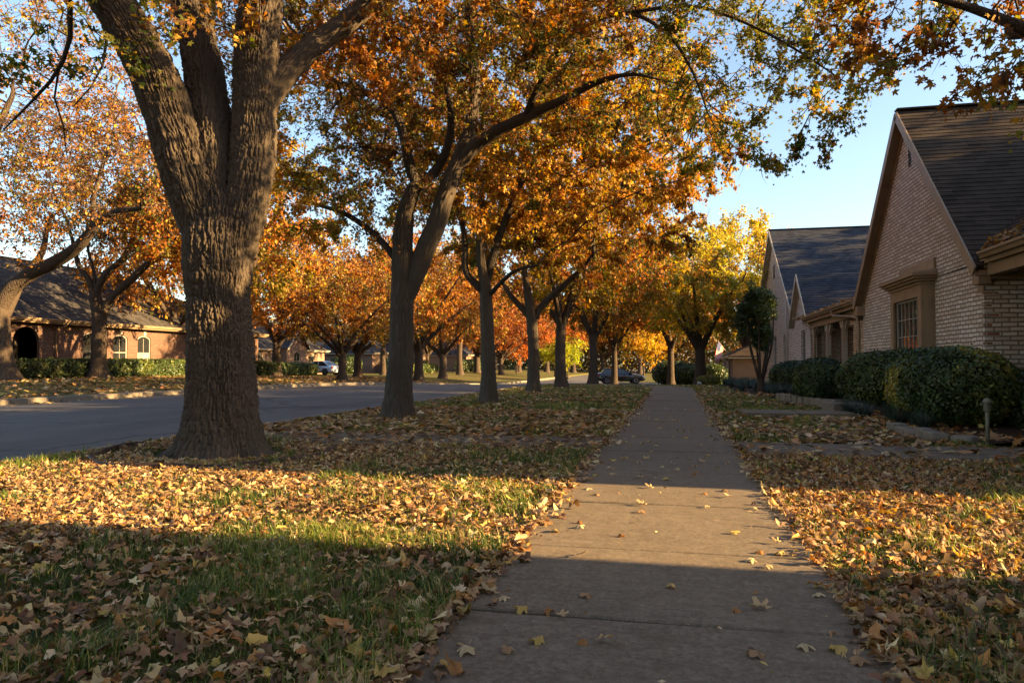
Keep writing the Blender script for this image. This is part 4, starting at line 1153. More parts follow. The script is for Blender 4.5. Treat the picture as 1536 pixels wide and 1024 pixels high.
grow('oak_tree', 'two stemmed oak, second in the verge row, its limb arching out over the sidewalk', 'tree', b2, limbs2,
     [((-4.2, 12.6, 7.9), (5.6, 4.8, 3.2)), ((-.2, 10.8, 6.1), (2.6, 2.0, 1.9), 1.2), ((1.2, 10.2, 4.9), (1.5, 1.4, 1.6), 1.2), ((-5.8, 12.3, 5.0), (2.6, 2.4, 1.4)), (tuple(P(505, 285, 12.4)), (1.7, 1.6, 1.2), 1.5), ((2.5, 9.8, 5.8), (1.7, 1.4, 1.1), 1.1), ((.8, 10.4, 4.2), (1.3, 1.2, .9), 1.6)] + [(tuple(P(a, b, d)), (r, r * .9, r * .8), w_) for a, b, d, r, w_ in ((985, 70, 10.5, 1.5, 2.2), (1110, 90, 9.8, 1.35, 2.4), (1215, 110, 9.2, 1.15, 2.6), (1105, 205, 10, .95, 3), (1000, 185, 10.8, 1.1, 2.4), (1300, 30, 8.9, 1.0, 2.4), (1180, 190, 9.6, .7, 3))],
     23, natt=4000, step=.27, leaf='star', nleaf=150000, lsize=.072, pal=OLIVE, pal2=dict(olive=5, gold=2, green=3, brown=1.2, orange=1.2, yellow=.6), trunk_mat='bark_limb', clump=.45, di=4.0, dk=.45, twig=.48, twigs=3)

# ---- third and fourth trees
D3 = 17.0
b3 = P(733, 604, D3); b3[2] = h1(b3[0], b3[1]) - .05
limbs3 = [
    dict(p=[b3, P(733, 570, D3), P(732, 520, D3), P(730, 470, D3), P(728, 430, D3), P(722, 385, D3), P(720, 345, D3), P(722, 300, D3)], r=[.19, .172, .162, .152, .14, .115, .095, .07], hi=(110, .04, 24, .22, .018), flare=lambda TH, S: np.exp(-S / .2) * .10 * (.6 + .4 * np.sin(4 * TH + 1))),
    dict(p=[P(728, 440, D3), P(712, 424, D3), P(699, 410, D3), P(698, 380, D3), P(694, 340, D3), P(676, 290, D3)], r=[.09, .085, .08, .07, .06, .045], at=0),
    dict(p=[P(730, 420, D3), P(742, 375, D3), P(756, 335, D3), P(775, 290, D3 - .2), P(800, 240, D3 - .4), P(836, 205, D3 - .7)], r=[.10, .095, .085, .075, .06, .04], at=0),
    dict(p=[P(733, 445, D3), P(750, 425, D3 - .3), P(775, 405, D3 - .6), P(805, 398, D3 - .9)], r=[.06, .05, .04, .025], at=0),
]
grow('oak_tree', 'slender straight oak, third in the verge row, with a short crooked side limb', 'tree', b3, limbs3,
     [((-3.5, 16.6, 6.9), (4.4, 3.8, 2.7)), ((-.9, 15.6, 5.6), (2.5, 2.1, 1.7)), ((-4.6, 16.2, 4.9), (2.6, 2.2, 1.0), .8)], 31, natt=1500, step=.3, nleaf=66000, lsize=.092, pal=FIERY, trunk_mat='bark_limb', clump=.6, di=4., dk=.48, twig=.5)
D4 = 23.0
b4 = P(800, 590, D4); b4[2] = h1(b4[0], b4[1]) - .05
limbs4 = [
    dict(p=[b4, P(800, 560, D4), P(800, 525, D4), P(798, 490, D4), P(795, 462, D4), P(790, 430, D4), P(785, 390, D4)], r=[.205, .18, .17, .168, .16, .11, .08], hi=(90, .05, 22, .22, .018), flare=lambda TH, S: np.exp(-S / .2) * .12 * (.6 + .4 * np.sin(4 * TH + 2))),
    dict(p=[P(798, 480, D4), P(783, 462, D4), P(768, 446, D4), P(755, 425, D4), P(742, 395, D4)], r=[.10, .095, .085, .07, .05], at=0),
    dict(p=[P(799, 480, D4), P(812, 460, D4), P(832, 440, D4 - .2), P(850, 424, D4 - .4), P(868, 408, D4 - .6), P(890, 380, D4 - .9)], r=[.12, .115, .105, .09, .08, .05], at=0),
]
grow('oak_tree', 'oak with a low Y shaped fork, fourth in the verge row under bright orange leaves', 'tree', b4, limbs4,
     [((-3.6, 21.8, 6.6), (4.4, 4.2, 2.6)), ((-1.4, 20.0, 5.2), (2.7, 2.5, 1.6)), ((-4.9, 21.4, 4.6), (2.4, 2.4, 1.1))], 41, natt=1300, step=.34, nleaf=66000, lsize=.112, pal=FIERY, trunk_mat='bark_far', clump=.5, di=4.5, dk=.55, twig=.55)

# ---- the two trees that stand before the house across the street
DL1 = 28.3
bl1 = P(2, 578, DL1); bl1[2] = h1(bl1[0], bl1[1]) - .05
limbsL1 = [
    dict(p=[bl1, P(2, 550, DL1), P(-2, 510, DL1), P(-4, 470, DL1), P(-10, 440, DL1)], r=[.62, .46, .42, .40, .36]),
    dict(p=[P(-3, 470, DL1), P(14, 436, DL1), P(45, 412, DL1), P(88, 390, DL1 - .5), P(122, 365, DL1 - 1), P(142, 340, DL1 - 1.3), P(168, 320, DL1 - 1.6), P(210, 312, DL1 - 2)], r=[.26, .29, .26, .24, .20, .16, .12, .08], at=0),
    dict(p=[P(0, 490, DL1), P(18, 450, DL1 + .5), P(38, 410, DL1 + 1), P(60, 385, DL1 + 1.5), P(72, 330, DL1 + 2)], r=[.2, .2, .17, .13, .08], at=0),
    dict(p=[P(-10, 445, DL1), P(-25, 380, DL1), P(-30, 300, DL1), P(-10, 210, DL1), P(20, 140, DL1)], r=[.28, .24, .2, .15, .09], at=0),
    dict(p=[P(142, 340, DL1 - 1.3), P(140, 300, DL1 - 1.3), P(152, 255, DL1 - 1.4), P(170, 200, DL1 - 1.4)], r=[.1, .085, .065, .04], at=1),
]
LEFTP = dict(orange=2.4, rust=2.6, gold=1.2, brown=4, tan=.3, olive=1)
cl1 = P(60, 230, 28)
grow('oak_tree', 'broad oak with a thick bough sweeping sideways, across the street before the arched entry', 'tree', bl1, limbsL1,
     [(P(40, 150, 28), (6.0, 6.0, 4.6)), (P(150, 250, 25), (4, 3.6, 2.4)), (P(-60, 260, 26), (4, 4, 3))], 51, natt=1300, zmin=4.6, tip=.012, step=.45, nleaf=20000, lsize=.14, pal=LEFTP, trunk_mat='bark_far', clump=.4, di=6, dk=.7, twig=.85, twigs=4, leaf='kite', rootflare=.35)
DL2 = 33.0
bl2 = P(147, 568, DL2); bl2[2] = h1(bl2[0], bl2[1]) - .05
limbsL2 = [
    dict(p=[bl2, P(148, 540, DL2), P(149, 505, DL2), P(148, 470, DL2), P(142, 440, DL2)], r=[.42, .33, .31, .30, .24]),
    dict(p=[P(150, 495, DL2), P(158, 462, DL2), P(180, 435, DL2 - .2), P(205, 412, DL2 - .4), P(222, 395, DL2 - .6), P(245, 385, DL2 - .9), P(285, 372, DL2 - 1.2)], r=[.2, .2, .18, .165, .14, .10, .06], at=0),
    dict(p=[P(143, 445, DL2), P(150, 425, DL2), P(165, 405, DL2), P(184, 388, DL2), P(200, 350, DL2), P(205, 300, DL2)], r=[.17, .16, .145, .12, .09, .05], at=0),
    dict(p=[P(141, 440, DL2), P(134, 420, DL2), P(118, 398, DL2), P(112, 372, DL2), P(100, 330, DL2)], r=[.14, .125, .11, .09, .05], at=0),
    dict(p=[P(143, 435, DL2), P(141, 408, DL2), P(133, 380, DL2), P(130, 340, DL2)], r=[.09, .08, .065, .04], at=0),
    dict(p=[P(222, 395, DL2 - .6), P(226, 370, DL2 - .6), P(240, 335, DL2 - .6), P(236, 290, DL2 - .6)], r=[.1, .085, .06, .035], at=1),
]
grow('oak_tree', 'oak forking low into a wide V across the street, before the tall arched windows', 'tree', bl2, limbsL2,
     [(P(190, 250, 33), (5.5, 5, 3.6)), (P(240, 330, 32), (3.4, 3, 1.7)), (P(110, 320, 33), (3.2, 3, 1.7))], 61, natt=1300, zmin=5.0, tip=.012, step=.45, nleaf=20000, lsize=.14, pal=LEFTP, trunk_mat='bark_far', clump=.4, di=6, dk=.7, twig=.85, twigs=4, leaf='kite', rootflare=.35)

# ---- the tree off to the side whose sprays hang in at the top of the picture
bR = np.array([3.75, 6.75, h1(3.75, 6.75) - .05])
limbsR = [
    dict(p=[bR, bR + (0, 0, 1.2), bR + (-.05, .05, 2.4), bR + (-.25, .1, 3.4)], r=[.24, .2, .18, .15]),
    dict(p=[bR + (-.15, .05, 3.0), bR + (-.55, .15, 3.55), bR + (-1.2, .2, 4.0), bR + (-2.0, .1, 4.25)], r=[.085, .062, .038, .016], at=0),
    dict(p=[bR + (-.2, .1, 3.3), bR + (-.1, .9, 4.0), bR + (-.3, 1.8, 4.4)], r=[.1, .08, .04], at=0),
    dict(p=[bR + (-.2, .1, 3.3), bR + (.4, -.5, 4.2), bR + (.8, -1.4, 5.0)], r=[.1, .08, .04], at=0),
]
grow('oak_tree', 'oak whose thin leafy sprays hang in over the steep gabled roof', 'tree', bR, limbsR,
     [((2.35, 6.9, 4.15), (1.15, 1.1, 1.0)), ((2.8, 6.75, 3.25), (.55, .6, .75), 2.2), ((3.4, 6.8, 5.6), (2.4, 2.2, 1.2))], 71, natt=640, step=.2, leaf='star', nleaf=8000, lsize=.085, pal=dict(rust=3, brown=2, orange=2.5, gold=1.5, olive=1), trunk_mat='bark_limb', clump=1.2, di=3, dk=.34, twig=.40, twigs=3, droop=.6)

# ------------------------------------------------------------------ kinds of far trees, grown once and copied
def proto(name, label, seed, h, rad, ht, rt_, nl, reach, rise, nleaf, lsize, pal, group, leafm='leaf_far', natt=800, low=.0, sq=1., twig=.8):
    g = np.random.default_rng(seed); b = np.zeros(3)
    L = auto_limbs(b, g, ht, rt_, nl, reach, rise)
    zc = ht + (h - ht) * .52
    ells = [((0, 0, zc), (rad, rad * sq, (h - ht) * .5)), ((rad * .4, rad * .1, zc - (h - ht) * .18), (rad * .6, rad * .6, (h - ht) * .3)), ((-rad * .35, -rad * .3, zc - (h - ht) * .15), (rad * .62, rad * .55, (h - ht) * .32)), ((-.1 * rad, rad * .4, zc + (h - ht) * .15), (rad * .55, rad * .5, (h - ht) * .36))]
    return grow(name, label, 'tree', b, L, ells, seed, natt=natt, step=.42, nleaf=nleaf, lsize=lsize, pal=pal, clump=.45, di=5, dk=.62, leaf='kite', leaf_mat=leafm, group=group, twig=twig, rootflare=.4)
GL, GR = 'oaks along the far side of the street', 'trees at the end of the street'
W4 = (1, 1, 1, 1)
used = {}
def put(pr, x, y, sc, rz, label, group, col=W4):
    z = h1(x, y) - .05
    if pr.name not in used:
        used[pr.name] = 1
        o = pr; o.location = (x, y, z); o.rotation_euler = (0, 0, rz); o.scale = (sc, sc, sc) if np.isscalar(sc) else sc; o['label'] = label; o['group'] = group
        for c in bpy.data.objects:
            if c.parent == o: c.color = col
        return o
    return copy_thing(pr, (x, y, z), rz, sc, label, group, col)
PV = proto('oak_tree', '', 81, 8.6, 5.2, 1.9, .27, 7, 3.4, 3.4, 26000, .17, dict(orange=2.8, rust=1.8, brown=3.4, gold=1.6, tan=1.2, olive=.8), GL)
PT = proto('oak_tree', '', 83, 10.5, 4.6, 3.0, .25, 5, 2.8, 4.6, 26000, .17, dict(olive=3, gold=2, rust=2, orange=1.6, green=1), GL)
PY = proto('maple_tree', '', 87, 10.6, 4.9, 2.6, .34, 6, 3.2, 4.8, 30000, .19, dict(yellow=4, gold=3.4, olive=1.6, orange=.8), GR)
PS = proto('young_tree', '', 89, 4.6, 2.0, 1.3, .07, 5, 1.2, 1.8, 5000, .17, dict(yellow=3, gold=2, olive=1.5), GR, natt=260)
FAR_SAME = 'far oak with orange brown leaves, one of many along the end of the street'
# (kind, photo x, level distance or world x, ...)
def at_px(px, d):
    q = P(px, 545, d); return q[0], q[1]
def tree_at(pr, px, d, sc, rz, label, group=None, col=W4):
    x, y = at_px(px, d); return put(pr, x, y, sc, rz, label, group or GL, col)
tree_at(PV, 266, 43, (1.1, 1.1, 1.4), 1.0, 'oak across the street half hidden by the big furrowed trunk', None, (1.0, .95, .85, 1))
put(PT, -19.3, 29.2, (1.05, 1.05, 1.12), 1.1, 'oak added across the street behind the big furrowed trunk to shade the brick house', GL, (1.1, .9, .75, 1))  # added tree, trunk hidden; its crown keeps sun off the house behind
tree_at(PV, 415, 54.5, (1.2, 1.2, 1.5), 2.2, 'orange oak across the street before the house with the narrow gable', None, (1.05, 1, .9, 1))
tree_at(PV, 513, 45, .98, .3, 'round headed orange oak beside the silver car, its limbs fanning from a short trunk', None, (1.12, 1.02, .9, 1))
tree_at(PV, 537, 60, 1.2, 3.2, 'orange oak just behind the round headed oak by the silver car', None, (1.0, .95, .85, 1))
tree_at(PV, 628, 57, (1.3, 1.3, 1.45), 4.4, 'orange oak across the street, showing beside the two stemmed trunk', None, (1.1, 1., .8, 1))
tree_at(PV, 664, 72, 1.4, 5.3, 'brown orange oak across the street between the second and third trunks of the row', None, (.95, .8, .7, 1))
tree_at(PT, 575, 78, 1.2, .9, 'tall dark oak between the houses across the street', None, (.8, .75, .6, 1))
for k_, (px, d, sc, rz, c) in enumerate([(690, 88, 1.45, .4, (1.1, .85, .7, 1)), (716, 102, 1.5, 1.9, (.95, .7, .7, 1)), (752, 96, 1.3, 2.8, (1, .65, .75, 1)), (778, 118, 1.5, 4.0, (1., .8, .7, 1)), (820, 130, 1.6, 5.0, (1.2, .8, .7, 1)), (640, 110, 1.6, 3.3, (.9, .75, .6, 1)), (600, 118, 1.7, .2, (1., .8, .6, 1)), (860, 140, 1.7, 1.2, (1.1, .9, .6, 1)), (905, 150, 1.8, 2.2, (1., .8, .6, 1)), (960, 140, 1.7, 4.2, (1.2, .9, .6, 1)), (1010, 150, 1.9, .7, (.8, .7, .5, 1))]):
    tree_at(PV if k_ % 3 else PT, px, d, sc, rz, FAR_SAME, 'far oaks at the end of the street', c)
tree_at(PT, 842, 28.3, .86, .5, 'olive leaved oak with a slim trunk, fifth in the verge row', 'oaks of the verge row', (1.25, 1.0, .8, 1))
tree_at(PT, 889, 39, .92, 2.4, 'dark leaved oak, sixth in the verge row, just before the dark parked car', 'oaks of the verge row', (1.1, .85, .7, 1))
tree_at(PT, 921, 54, .95, 3.9, 'slim oak in front of the dark parked car', 'oaks of the verge row', (1.0, .75, .6, 1))
tree_at(PT, 1006, 52, 1.0, 1.4, 'oak with a level low bough at the bend of the sidewalk', 'trees at the bend of the sidewalk', (1.1, .8, .6, 1))
tree_at(PY, 1050, 44, .96, .6, 'tall maple with bright yellow leaves behind the flag', 'trees at the bend of the sidewalk')
tree_at(PY, 1122, 62, 1.34, 2.6, 'yellow green tree rising behind the low house with the flag', 'trees at the bend of the sidewalk', (.95, 1., .8, 1))
tree_at(PS, 852, 96, 1.35, 1.0, 'small lime yellow tree glowing at the end of the street', GR, (.75, .98, .45, 1))
tree_at(PS, 832, 104, 1.3, 2.0, 'small lime tree next to the glowing lime yellow one', GR, (.7, .92, .45, 1))
tree_at(PS, 965, 82, 1.5, 3.0, 'small golden tree with a pale stem beyond the dark car', GR, (1.15, .9, .5, 1))
tree_at(PS, 775, 110, 1.4, 4.0, 'small reddish tree among the far trunks', GR, (1.1, .45, .5, 1))

# oaks added unseen behind the camera to block skylight over the near lawn
put(PT, -4.4, -1.5, 1.0, 2.0, 'oak added unseen behind the viewpoint to block skylight', 'oaks of the verge row', (.9, .8, .7, 1))
put(PV, -4.4, -8.5, 1.15, 1.0, 'oak added unseen further behind the viewpoint to block skylight', 'oaks of the verge row', (.9, .8, .7, 1))
# oaks added out of view behind the houses to block the low sun
for x, y, sc, rz in ((22, 12.6, 1.1, .9), (21, 19, 1.05, 2.), (22, 67, 1.2, .4), (28, 74, 1.3, 3.), (20, 25.5, 1.15, .3), (24, 33, 1.25, 1.4), (19, 40, 1.1, 2.9), (25, 47, 1.3, 4.0)):
    put(PT, x, y, sc, rz, 'tall oak added out of view behind the pale brick houses to block low sun', 'oaks added behind the houses', (.9, .8, .7, 1))
# the far wood that closes the view
gw = np.random.default_rng(404); n = 100000
xw = gw.uniform(-130, 90, n); yw = gw.uniform(150, 185, n); zw = gw.uniform(0, 1, n) ** .8 * (7.5 + 5 * noise2(xw * .09, yw * .09, 5)) * (.75 + .5 * noise2(xw * .35, yw * .3, 6)) 
lp = np.stack([xw, yw, gz(xw, yw) + zw], 1); Xf, Yf, Zf = rand_frames(n, np.tile([0, -1., .3], (n, 1)), .8, gw)
kv, kf = kite_leaf(); V, F = inst(kv, kf, lp, Xf, Yf, Zf, gw.uniform(.35, .85, n))
c = leaf_colours(lp, dict(olive=3, green=3, brown=3, rust=1.5, gold=1), gw, .12, 8) * .6
tag(mesh_np('woods', V, F, M['leaf'], None, False, np.repeat(c, 4, 0)), 'brown and green wood closing the far end of the street', 'woods', kind='stuff')
# ------------------------------------------------------------------ beds
bed_pts = [(3.30, 8.92), (2.98, 9.3), (2.80, 10.3), (2.78, 11.6), (2.78, 12.8), (2.92, 14.0), (3.10, 15.4), (3.06, 16.8), (2.62, 19.0), (2.3, 21.0), (2.05, 24.0), (1.9, 28.0), (1.9, 33.0), (2.3, 40.0)]
bpx, bpy_ = np.array([p[0] for p in bed_pts]), np.array([p[1] for p in bed_pts])
def bed_edge(y): return np.interp(y, bpy_, bpx)
V, yy = [], np.arange(8.95, 40, .5)
for y in yy:
    e = float(bed_edge(y))
    for t in (0, .15, .5, 1): x = e + (5.3 - e) * t; V.append((x, y, h1(x, y) + (.012 if t == 0 else .045)))
k = 4; i = np.arange(3); j = np.arange(len(yy) - 1)[:, None]
F = np.stack([j * k + i, j * k + i + 1, (j + 1) * k + i + 1, (j + 1) * k + i], -1).reshape(-1, 4)
tag(mesh_np('garden_bed_soil', V, [F], M['mulch'], None, True), kind='structure')

def walk_dist(x, y):
    """signed distance outside the straight sidewalk, the bend included"""
    d = np.maximum(WL - x, x - WR)
    for s in np.arange(27.5, 38, .5):
        c, n = walk_c(s); q = np.hypot(x - c[0], y - c[1]) - .695
        d = np.where(y > 26.5, np.minimum(d if s > 27.6 else 9., q), d)
    return d
def lawn_ok(x, y, edge=.0):
    ok = walk_dist(x, y) > edge
    ok &= ~((x < -.7) & (y > CP0 - edge) & (y < CP1 + edge)) & ~((x > .6) & (y > CP0 - .1 - edge) & (y < CP1 - .2 + edge) & (x < 7.3))
    ok &= ~((x < -5.8) & (x > -16.2))
    ok &= ~((x > 1.12) & (x < 2.9) & (y > 12.85) & (y < 13.75))
    ok &= ~((x > bed_edge(y)) & (y > 8.7) & (y < 40)) & ~((x > 4.95) & (y > 5.3)) & ~((x > 4.8) & (y < 3.5))
    ok &= ~(((x - b1c[0]) ** 2 + (y - b1c[1]) ** 2) < .62 ** 2)
    return ok

# drift field: where leaves lie thick (1) and where grass shows (0)
def drift(x, y):
    n = noise2(x * 1.1 + 3, y * 1.1, 21) * .5 + noise2(x * 3.1, y * 3.1, 22) * .3 + noise2(x * .35, y * .35, 23) * .2
    return smooth(.32, .58, n)

# ------------------------------------------------------------------ grass blades
M['grass'] = m_leaf('grass blade', .35, .5, .3)
def grass():
    g = np.random.default_rng(5); X, Y = [], []
    for (x0, x1, y0, y1, rho) in ((-4.5, 3.0, 1.0, 3.6, 4200), (-7, 5, 3.6, 6.0, 2600), (-6, 5, 6.0, 9, 1300), (-6, 5, 9, 14, 800), (-6, 4, 14, 22, 420), (-6, 3, 22, 34, 200)):
        n = int((x1 - x0) * (y1 - y0) * rho); X.append(g.uniform(x0, x1, n)); Y.append(g.uniform(y0, y1, n))
    X, Y = np.concatenate(X), np.concatenate(Y)
    rag = .05 * (noise2(X * 6, Y * 6, 31) - .35)
    ok = lawn_ok(X, Y) & (walk_dist(X, Y) > .015 + rag); X, Y = X[ok], Y[ok]
    dr = drift(X, Y); edge = np.exp(-np.maximum(walk_dist(X, Y), 0) / .22)
    keep = g.uniform(0, 1, len(X)) < np.clip(.95 - dr * .68 + edge * .5, .14, 1)
    X, Y, edge = X[keep], Y[keep], edge[keep]
    n = len(X); d = np.hypot(X, Y)
    tuft = noise2(X * 2.3, Y * 2.3, 33) * .6 + noise2(X * 7, Y * 7, 34) * .4
    h = (.028 + .058 * smooth(.35, .8, tuft)) * g.uniform(.6, 1.4, n) * (1 + edge * .35) * np.clip(1 - (d - 9) / 40, .6, 1)
    wd = (.0022 + .0006 * np.clip(d - 3, 0, 30)) * g.uniform(.7, 1.3, n)
    az = g.uniform(0, 2 * math.pi, n); lean = g.uniform(.15, 1.1, n)
    Xd = np.stack([np.cos(az), np.sin(az), 0 * az], 1); Yd = np.stack([-np.sin(az), np.cos(az), 0 * az], 1); Zd = np.tile(Z_, (n, 1))
    base = np.stack([X, Y, hg(X, Y) - .004], 1)
    V = np.zeros((n, 5, 3)); 
    for q, (s, t, b) in enumerate(((-1, 0, 0), (1, 0, 0), (-.75, .55, .22), (.75, .55, .22), (0, 1, 1))):
        V[:, q] = base + Xd * (wd * s)[:, None] + Yd * (h * lean * b)[:, None] + Zd * (h * t * (1 - .25 * lean * b))[:, None]
    o = np.arange(n)[:, None] * 5
    F4 = o + np.array([[0, 1, 3, 2]]); F3 = o + np.array([[2, 3, 4]])
    gr, dry, dk = np.array([.15, .19, .032]), np.array([.36, .29, .10]), np.array([.062, .10, .02])
    m = smooth(.30, .75, noise2(X * 1.3, Y * 1.3, 35))[:, None]; 
    c = gr * (1 - m) + dk * m
    isdry = (g.uniform(0, 1, n) < .17 + .22 * smooth(9, 20, d))[:, None]
    c = np.where(isdry, dry, c) * g.uniform(.65, 1.35, (n, 1))
    o_ = mesh_np('grass', V.reshape(-1, 3), [F4, F3], M['grass'], None, False, np.repeat(c, 5, 0)); tag(o_, 'short green lawn grass poking through the leaves beside the sidewalk', 'grass', kind='stuff')
grass()

# ------------------------------------------------------------------ leaf litter
M['litter'] = m_leaf('dry fallen leaf', .22, .6, .25)
LIT = np.array([(.48, .33, .16), (.36, .22, .105), (.22, .125, .06), (.60, .46, .25), (.40, .19, .058), (.14, .078, .04), (.52, .36, .10)])
def litter_cols(n, g, w): return np.clip(LIT[g.choice(len(LIT), n, p=np.array(w) / sum(w))] * g.uniform(.7, 1.25, (n, 1)) * (1 + g.normal(0, .05, (n, 3))), .01, .9)
LV = [star_leaf(curl=c, fold=f, seed=s) for c, f, s in ((.3, -.1, 1), (-.8, .1, 2), (-.5, .0, 3), (-.35, -.2, 4), (-1.1, -.1, 5))]
# bent about the midrib and twisted, so that no two kinds lie alike
for q, (V_, F_) in enumerate(LV):
    V_[:, 2] += .22 * np.sin(V_[:, 0] * (3 + q) + q) * V_[:, 1] + (.35 if q % 2 else -.2) * V_[:, 1] ** 2
LV += [star_leaf(curl=-.9, fold=.35, seed=8), star_leaf(curl=.25, fold=-.4, seed=9), star_leaf(curl=-1.3, fold=.1, seed=10), star_leaf(curl=.5, fold=.5, seed=12), star_leaf(curl=-.4, fold=-.5, seed=14), star_leaf(curl=.8, fold=-.7, seed=15)]
def oval_leaf(curl, wid, seed):
    g = np.random.default_rng(seed); k = 12; a = np.arange(k) * 2 * math.pi / k
    r = g.uniform(.82, 1.1, k); V = np.vstack([[0, 0, 0], np.stack([wid * np.cos(a) * r, .5 * np.sin(a) * r, 0 * a], 1)])
    V[:, 2] = curl * (V[:, 0] ** 2 * 2.4 - V[:, 1] ** 2 * 1.1) + g.normal(0, .02, k + 1)
    return V, [np.array([(0, 1 + i, 1 + (i + 1) % k) for i in range(k)])]
LV += [oval_leaf(c, w_, s) for c, w_, s in ((1.2, .24, 1), (-1.3, .30, 2), (1.7, .2, 3), (-.8, .34, 4), (.9, .16, 5))]
for q, (V_, F_) in enumerate(LV[5:]):
    V_[:, 2] += .28 * np.sin(V_[:, 1] * (6 + q) + q) * (.3 + V_[:, 0] ** 2 * 3)
    V_[:, 0] *= (1 - .35 * np.clip(V_[:, 1] * (1 if q % 2 else -1), 0, 1))
LVS = [kite_leaf(), small_leaf()]
def scatter_litter(name, X, Y, size, tilt, lift, w, g, tmpl, label, ztop=None, up=None):
    allV, allF, allC, off = [], None, [], 0
    kind = g.integers(0, len(tmpl), len(X))
    acc = {}
    for q, (tv, tf) in enumerate(tmpl):
        m = kind == q
        if not m.any(): continue
        n = m.sum(); U = np.tile(Z_, (n, 1)) if up is None else up[m]
        Xf, Yf, Zf = rand_frames(n, U, tilt, g)
        s = (size[m] if not np.isscalar(size) else size * g.uniform(.4, 1.5, n) ** 1.2)[:, None] * np.stack([g.uniform(.6, 1.1, n), g.uniform(.75, 1.15, n), g.uniform(.3, 1.15, n)], 1)
        z = (hg(X[m], Y[m]) if ztop is None else ztop[m])
        pos = np.stack([X[m], Y[m], z + lift * g.uniform(.25, 1, n)], 1)
        V, F = inst(tv, tf, pos, Xf, Yf, Zf, s)
        allV.append(V); allC.append(np.repeat(litter_cols(n, g, w), len(tv), 0))
        for f in F: acc.setdefault(f.shape[1], []).append(f + off)
        off += len(V)
    o = mesh_np(name, np.concatenate(allV), [np.concatenate(v) for v in acc.values()], M['litter'], None, False, np.concatenate(allC))
    return tag(o, label, 'leaves', kind='stuff')
def sample(bands, g, thr):
    X, Y = [], []
    for (x0, x1, y0, y1, rho) in bands:
        n = int((x1 - x0) * (y1 - y0) * rho); X.append(g.uniform(x0, x1, n)); Y.append(g.uniform(y0, y1, n))
    X, Y = np.concatenate(X), np.concatenate(Y)
    p = np.clip(.40 + .65 * drift(X, Y), 0, 1) if thr else np.ones(len(X))
    k = lawn_ok(X, Y, -.03) & (g.uniform(0, 1, len(X)) < p); return X[k], Y[k]
g = np.random.default_rng(9)
WL_ = (2.6, 3, 2.8, 1.3, 1.1, 1.8, .7); WR_ = (1.4, 2.6, 2.6, .6, 3.2, 2, 1)
X, Y = sample(((-5.5, -.75, 1.0, 3.7, 1600), (-7, -.75, 3.7, 7.6, 1350)), g, True)
scatter_litter('leaf_litter', X, Y, .052, .32, .042, WL_, g, LV, 'thick carpet of dry tan leaves over the grass beside the big oak')
X, Y = sample(((.6, 3.5, 1.0, 3.7, 1600), (.6, 5, 3.7, 7.5, 1450)), g, True)
scatter_litter('leaf_litter', X, Y, .053, .36, .042, WR_, g, LV, 'thick carpet of rust brown leaves between the sidewalk and the house')
X, Y = sample(((-5.85, -.7, 8.8, 14, 300), (.6, 3.2, 8.6, 14, 300), (-5.85, -.6, 14, 22, 60), (.6, 3, 14, 24, 40), (-5.8, 2.5, 22, 34, 14)), g, True)
scatter_litter('leaf_litter', X, Y, .105, .32, .04, (2, 2.6, 3, .9, 2.4, 2.2, .8), g, [LVS[1], LVS[0], LVS[1]], 'brown leaf litter under the verge trees beyond the crossing path')
# along the edges of the walk the leaves lie in a fringe
n = 2300; yv = 1.2 + (g.uniform(0, 1, n) ** 1.6) * 20; sd_ = g.integers(0, 2, n)
xv = np.where(sd_ == 0, WL - .02 + np.abs(g.normal(0, .07, n)) - .03, WR + .02 - np.abs(g.normal(0, .07, n)) + .03)
scatter_litter('leaf_litter', xv, yv, .066, .3, .03, WL_, g, LV, 'fringe of leaves along both edges of the sidewalk', ztop=np.maximum(hg(xv, yv), gz(xv, yv) + .02))
# crumbs of broken leaf on the slabs
n = 900; xv = g.uniform(WL, WR, n); yv = 1.4 + g.uniform(0, 1, n) ** 1.5 * 18
e = g.uniform(0, 1, n) < .25 + .75 * np.exp(-np.minimum(xv - WL, WR - xv) / .12)
scatter_litter('leaf_litter', xv[e], yv[e], .022, .3, .006, WL_, g, [LVS[0]], 'crumbs of broken leaf on the sidewalk slabs', ztop=gz(xv[e], yv[e]) + .024)
# on the crossing path, the gutters of the road and the far lawn
n = 1500; xv = np.r_[g.uniform(-5.8, -.8, n), g.uniform(.7, 4.4, 420)]; yv = np.r_[g.uniform(CP0, CP1, n), g.uniform(CP0 - .1, CP1 - .2, 420)]
e = g.uniform(0, 1, len(xv)) < .35 + .9 * np.abs((yv - (CP0 + CP1) / 2)) / .63 * .8
scatter_litter('leaf_litter', xv[e], yv[e], .09, .28, .03, (2, 2.6, 2.4, .8, 2.4, 2, .6), g, [LVS[1]], 'leaves strewn over the crossing path', ztop=gz(xv[e], yv[e]) + .018)
n = 1100; yv = g.uniform(0, 40, n); xv = np.where(g.uniform(0, 1, n) < .5, -6.05 - np.abs(g.normal(0, .22, n)), -15.9 + np.abs(g.normal(0, .3, n)))
scatter_litter('leaf_litter', xv, yv, .10, .3, .03, WL_, g, [LVS[1], LVS[0]], 'leaves gathered in the gutters of the road', ztop=gz(-11 + 0 * xv, yv) - .12)
n = 9000; yv = 8 + g.uniform(0, 1, n) ** 1.3 * 50; xv = g.uniform(-27, -16.2, n)
scatter_litter('leaf_litter', xv, yv, .16, .35, .04, (2, 3, 2, .8, 2.2, 2, 1.4), g, [LVS[0]], 'brown leaves over the lawn across the street')
n = 1500; yv = g.uniform(8.9, 22, n); xv = bed_edge(yv) + np.abs(g.normal(0, .55, n)) + .03
